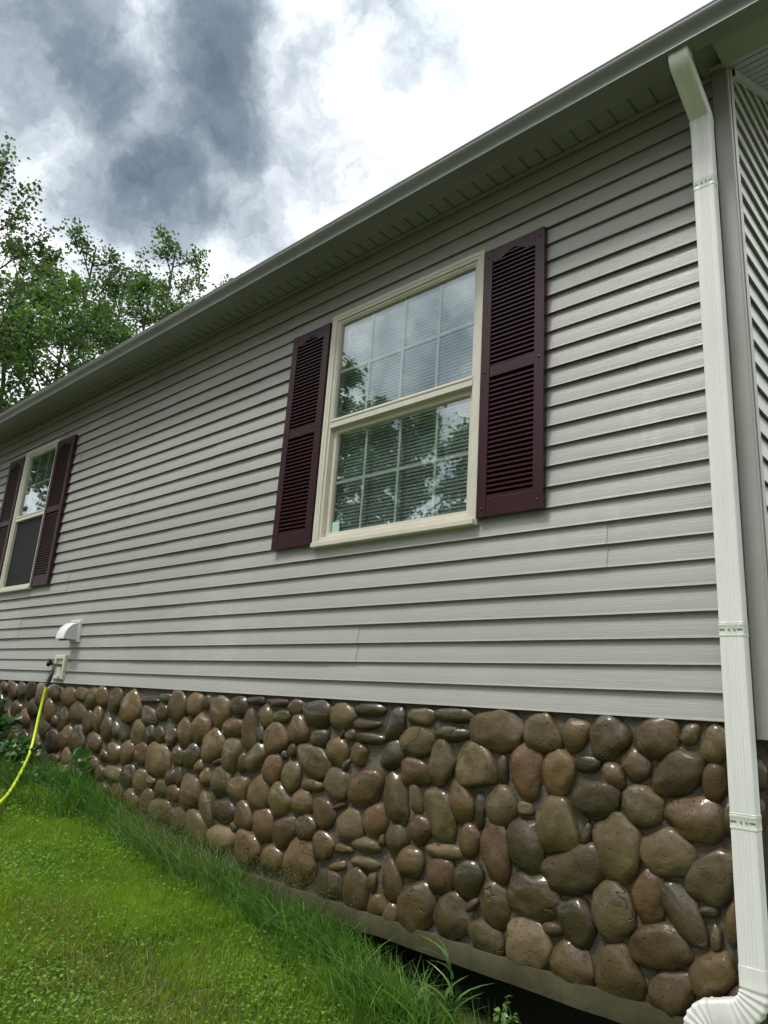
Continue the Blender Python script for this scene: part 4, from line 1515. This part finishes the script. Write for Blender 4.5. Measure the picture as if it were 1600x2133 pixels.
def weed(name, loc, label, cat, stems, height, spread, nleaf, lsize, col, group=None, shape=1.0, droop=.3, kind='leaf'):
    root = empty(name, loc)
    tag(root, label, cat, group)
    mb = MB(); acc_ = Acc()
    for s_ in range(stems):
        az = NR.uniform(0, 6.28); h = height * NR.uniform(.6, 1.05); sp_ = spread * NR.uniform(.2, 1.0)
        b0 = Vector((NR.normal(0, spread * .25), NR.normal(0, min(.06, spread * .2)), -.03))
        tip_ = b0 + Vector((math.cos(az) * sp_, math.sin(az) * sp_ * .45 - .06, h))
        mid = b0.lerp(tip_, .5) + Vector((0, 0, h * .14))
        path = catmull([b0, mid, tip_], 4)
        mb.tube(path, [.0035 * (1 - .6 * i / (len(path) - 1)) for i in range(len(path))], 5)
        m = nleaf
        tt = NR.uniform(.15, 1.0, m)
        Q = np.array([list(path[min(len(path) - 1, int(t * (len(path) - 1)))]) for t in tt]) + NR.normal(0, lsize * {'long': .08, 'leaf': .75 if stems > 10 else .4, 'round': .5}[kind], (m, 3))
        N = np.stack([NR.normal(0, .5, m), NR.normal(-.35, .4, m), np.ones(m) * (1 - droop)], 1)
        tint = np.array([col]) * (.6 + .75 * NR.rand(m))[:, None]
        if kind == 'round':
            acc_.add(*round_leaves(Q, N, lsize * (.6 + .7 * NR.rand(m)), tint))
        elif kind == 'long':
            acc_.add(*blades(Q, lsize * (.7 + .8 * NR.rand(m)), np.full(m, lsize * .16), NR.uniform(0, 6.28, m), np.full(m, 1.1), tint, 5))
        else:
            acc_.add(*leaves(Q, N, lsize * (.6 + .7 * NR.rand(m)), tint, shape))
    mb.build('stem', 'stem_green', root, smooth=True)
    lf = acc_.build('foliage', 'weed_leaf', root)
    return root


weed('leafy_weed', (-8.1, -.28, float(zg(-8.1, -.28))), 'tall leafy weed clump against the stones at the far left', 'weed', 34, .80, .5, 40, .07, (.040, .120, .026))
weed('leafy_weed', (-7.15, -.28, float(zg(-7.15, -.28))), 'tall leafy weed clump right behind the yellow hose', 'weed', 34, .66, .38, 40, .065, (.036, .112, .024))
weed('leafy_weed', (-6.55, -.20, float(zg(-6.55, -.20))), 'low leafy weed clump below the wall tap', 'weed', 20, .30, .36, 28, .05, (.042, .120, .026))
weed('leafy_weed', (-6.0, -.2, float(zg(-6.0, -.2))), 'small leafy weeds to the right of the hanging hose', 'weed', 14, .17, .30, 20, .04, (.052, .140, .028))
weed('broadleaf_weed', (-5.62, -.06, float(zg(-5.62, -.06))), 'broad round leaved weed leaning on the stone wall right of the hose', 'weed', 7, .30, .18, 2, .10, (.050, .140, .034), kind='round')
weed('seedling', (-1.93, -.20, -1.27), 'lone seedling with long leaves in front of the wet ledge', 'weed', 3, .33, .05, 6, .10, (.12, .24, .05), kind='long')
weed('seedling', (-1.62, -.20, -1.33), 'sprig of small leaves in the dark gap under the ledge', 'weed', 8, .32, .14, 22, .026, (.13, .25, .05), shape=.9)
weed('seedling', (-1.46, -.20, -1.33), 'low yellowish sprig near the downspout elbow', 'weed', 6, .24, .12, 18, .024, (.17, .26, .06), shape=.9)

# ------------------------------------------------------------------ trees


def tree(name, loc, height, spread, label, seed, nl=1.0, base=.28, leaf=.13, col=(.040, .085, .024), group=None, limbs=18, lean=(0, 0), trunk_r=.17):
    R = np.random.RandomState(seed)
    root = empty(name, loc)
    tag(root, label, 'tree', group)
    mb = MB()
    cl_pts, cl_r = [], []
    N_ = 12
    top = Vector((lean[0], lean[1], height))
    trunk = []
    wob = R.normal(0, .06 * spread, (N_ + 1, 2))
    for i in range(N_ + 1):
        t = i / N_
        trunk.append(Vector((top.x * t + wob[i, 0] * math.sin(math.pi * min(1, t * 1.2)), top.y * t + wob[i, 1] * math.sin(math.pi * min(1, t * 1.2)), -.3 + (height + .3) * t)))
    tr = [trunk_r * (1 - .9 * (i / N_) ** .8) + .008 for i in range(N_ + 1)]
    mb.tube(trunk, tr, 8)

    def at(path, t):
        f_ = t * (len(path) - 1); i = min(int(f_), len(path) - 2)
        return path[i].lerp(path[i + 1], f_ - i)
    for i in range(limbs):
        t = base + (.97 - base) * (i + R.rand() * .8) / limbs
        az = i * 2.399 + R.normal(0, .35)
        prof = math.sin(math.pi * min(1, ((t - base) / (1 - base)) * .78 + .20)) ** .8
        ln2 = spread * prof * R.uniform(.75, 1.15) + .35
        el = rad(R.uniform(32, 58))
        p0 = at(trunk, t)
        d = Vector((math.cos(az) * math.cos(el), math.sin(az) * math.cos(el), math.sin(el)))
        p1_ = p0 + d * ln2 * .5 + Vector((0, 0, R.normal(0, .08)))
        p2_ = p0 + d * ln2 + Vector((0, 0, ln2 * R.uniform(.02, .22)))
        lim = catmull([p0, p1_, p2_], 4)
        r0_ = max(.012, trunk_r * .38 * (1 - t * .6))
        mb.tube(lim, [r0_ * (1 - .8 * k_ / (len(lim) - 1)) for k_ in range(len(lim))], 5)
        for s_ in range(8):
            u = R.uniform(.28, 1.0)
            q0 = at(lim, u)
            a2 = az + R.uniform(-1.3, 1.3); e2 = rad(R.uniform(5, 65))
            l3 = ln2 * (1.05 - u * .65) * R.uniform(.25, .55) + .18
            d2 = Vector((math.cos(a2) * math.cos(e2), math.sin(a2) * math.cos(e2), math.sin(e2)))
            q1 = q0 + d2 * l3
            mb.tube([q0, q0.lerp(q1, .5) + Vector((0, 0, .04)), q1], [.012, .008, .004], 4)
            for u2 in (.45, .75, 1.0):
                cl_pts.append(q0.lerp(q1, u2) + Vector(R.normal(0, .06, 3)))
                cl_r.append(R.uniform(.11, .27) * (1.1 if u2 < 1 else .85))
    for i in range(6):
        cl_pts.append(trunk[-1] + Vector((R.normal(0, .1), R.normal(0, .1), R.uniform(-.7, .05)))); cl_r.append(.16)
    mb.build('trunk', 'bark', root, smooth=True)
    C = np.array([list(c) for c in cl_pts]); cr = np.array(cl_r)
    drop = R.rand(len(C)) > .10
    C, cr = C[drop], cr[drop]
    per = max(3, int(17 * nl))
    idx = np.repeat(np.arange(len(C)), per)
    n = len(idx)
    P = C[idx] + R.normal(size=(n, 3)) * cr[idx][:, None] * np.array([.75, .75, .6])
    Nn = np.stack([R.normal(0, .6, n), R.normal(0, .6, n), np.abs(R.normal(.75, .4, n))], 1)
    clt = R.normal(1, .20, len(C))
    tint = np.array([col]) * np.clip(clt[idx] * R.normal(1, .16, n), .35, 1.8)[:, None]
    tint = tint * 1.35 + np.array([.006, .008, .010])
    tint[:, 0] *= R.uniform(.85, 1.3, n)
    V, T, F = leaves(P, Nn, leaf * R.uniform(.45, 1.3, n), tint, 1.15)
    a_ = Acc(); a_.add(V, T, F)
    cr_ = a_.build('crown', 'tree_leaf', root)
    return root


def far(dx, dy, D):
    h = math.hypot(dx, dy)
    return (dx / h * D, -2.85 + dy / h * D)


G1 = 'trees behind the house'
for (d, D, top, spread, seed, lab, nl, col, lmb, ln_) in (
        ((-.784, .165), 19.0, .640, 2.7, 21, 'tallest leafy tree at the left edge behind the roof, with bare rising limbs', .82, (.040, .080, .026), 22, (.0, .3)),
        ((-.800, .235), 23.0, .560, 2.2, 22, 'dark leafy tree just right of the tallest tree behind the roof', 1.0, (.034, .072, .022), 20, (.2, -.2)),
        ((-.790, .292), 22.0, .615, 2.3, 23, 'slim forked tree in the middle of the row behind the roof', .9, (.038, .082, .022), 20, (-.1, .2)),
        ((-.775, .330), 24.0, .575, 2.1, 24, 'leafy tree with an uneven top left of the pointed tree', .95, (.036, .076, .024), 20, (.1, .1)),
        ((-.743, .372), 23.0, .655, 2.0, 25, 'pointed narrow topped tree standing apart above the gutter', .85, (.042, .086, .026), 20, (0, .1)),
        ((-.722, .445), 25.0, .617, 1.9, 26, 'tree showing only its topmost leaves over the gutter at the right end of the row', .9, (.038, .078, .026), 18, (0, 0)),
        ((-.900, .235), 17.0, .500, 2.6, 27, 'low bright green tree at the left edge in front of the dark ones', 1.1, (.058, .125, .026), 20, (0, 0)),
        ((-.865, .310), 19.0, .500, 2.5, 28, 'low bushy tree just over the gutter at the foot of the row', 1.1, (.046, .100, .024), 20, (0, 0)),
        ((-.812, .385), 20.0, .545, 2.2, 29, 'bushy mid green tree over the gutter below the pointed tree', 1.05, (.044, .098, .024), 20, (0, 0))):
    x, y = far(d[0], d[1], D)
    z0 = float(zg(x, y))
    tree('maple_tree', (x, y, z0), top * D - .037 - z0, spread, lab, seed, nl * 1.3, .22, .098, col, G1, lmb, ln_, .16)
# trees across the yard: seen mirrored in the window glass
G2 = 'trees across the yard'
for (x, y, H, spread, seed, lab, bs) in (
        (-13.3, -12.0, 8.5, 3.0, 41, 'round leafy tree across the yard, mirrored in the lower half of the wide window', .14),
        (-17.4, -11.2, 11.9, 2.8, 42, 'tall leafy tree across the yard, mirrored at the left of the wide window', .14),
        (-18.6, -4.3, 9.4, 2.8, 43, 'leafy tree farther along the yard, mirrored in the narrow window', .50),
        (-11.0, -15.5, 6.6, 3.0, 44, 'lower leafy tree across the yard behind the round one', .14)):
    z0 = float(zg(x, y))
    tree('maple_tree', (x, y, z0), H, spread, lab, seed, 3.2, bs, .14, (.052, .112, .030), G2, 24, (0, 0), .18)


def copy_thing(root, loc, rz, sc):
    c = root.copy()
    COL.objects.link(c)
    c.location = loc; c.rotation_euler = (0, 0, rz); c.scale = (sc, sc, sc)
    for ch in root.children:
        d = ch.copy(); COL.objects.link(d); d.parent = c
    return c


# unseen trees added round the yard so stones and shutters reflect less sky
proto = tree('maple_tree', (-6.0, -17.5, -1.7), 9.0, 3.2, 'unseen leafy tree added behind the viewer to darken low reflections', 51, 2.0, .10, .16, (.052, .112, .030), G2, 24, (0, 0), .2)
for (x, y, rz, sc) in ((-1, -18.5, 1.1, 1.05), (4, -17, 2.3, .95), (9, -15.5, .5, 1.1), (13.5, -11.5, 4.0, 1.0), (-26, -9.5, 3.3, 1.1), (-31, -5.5, 5.2, 1.0), (-22.5, -13.5, 1.9, 1.0), (-8.5, -21, 2.8, 1.2), (17, -6, .9, .9)):
    copy_thing(proto, (x, y, float(zg(x, y))), rz, sc)
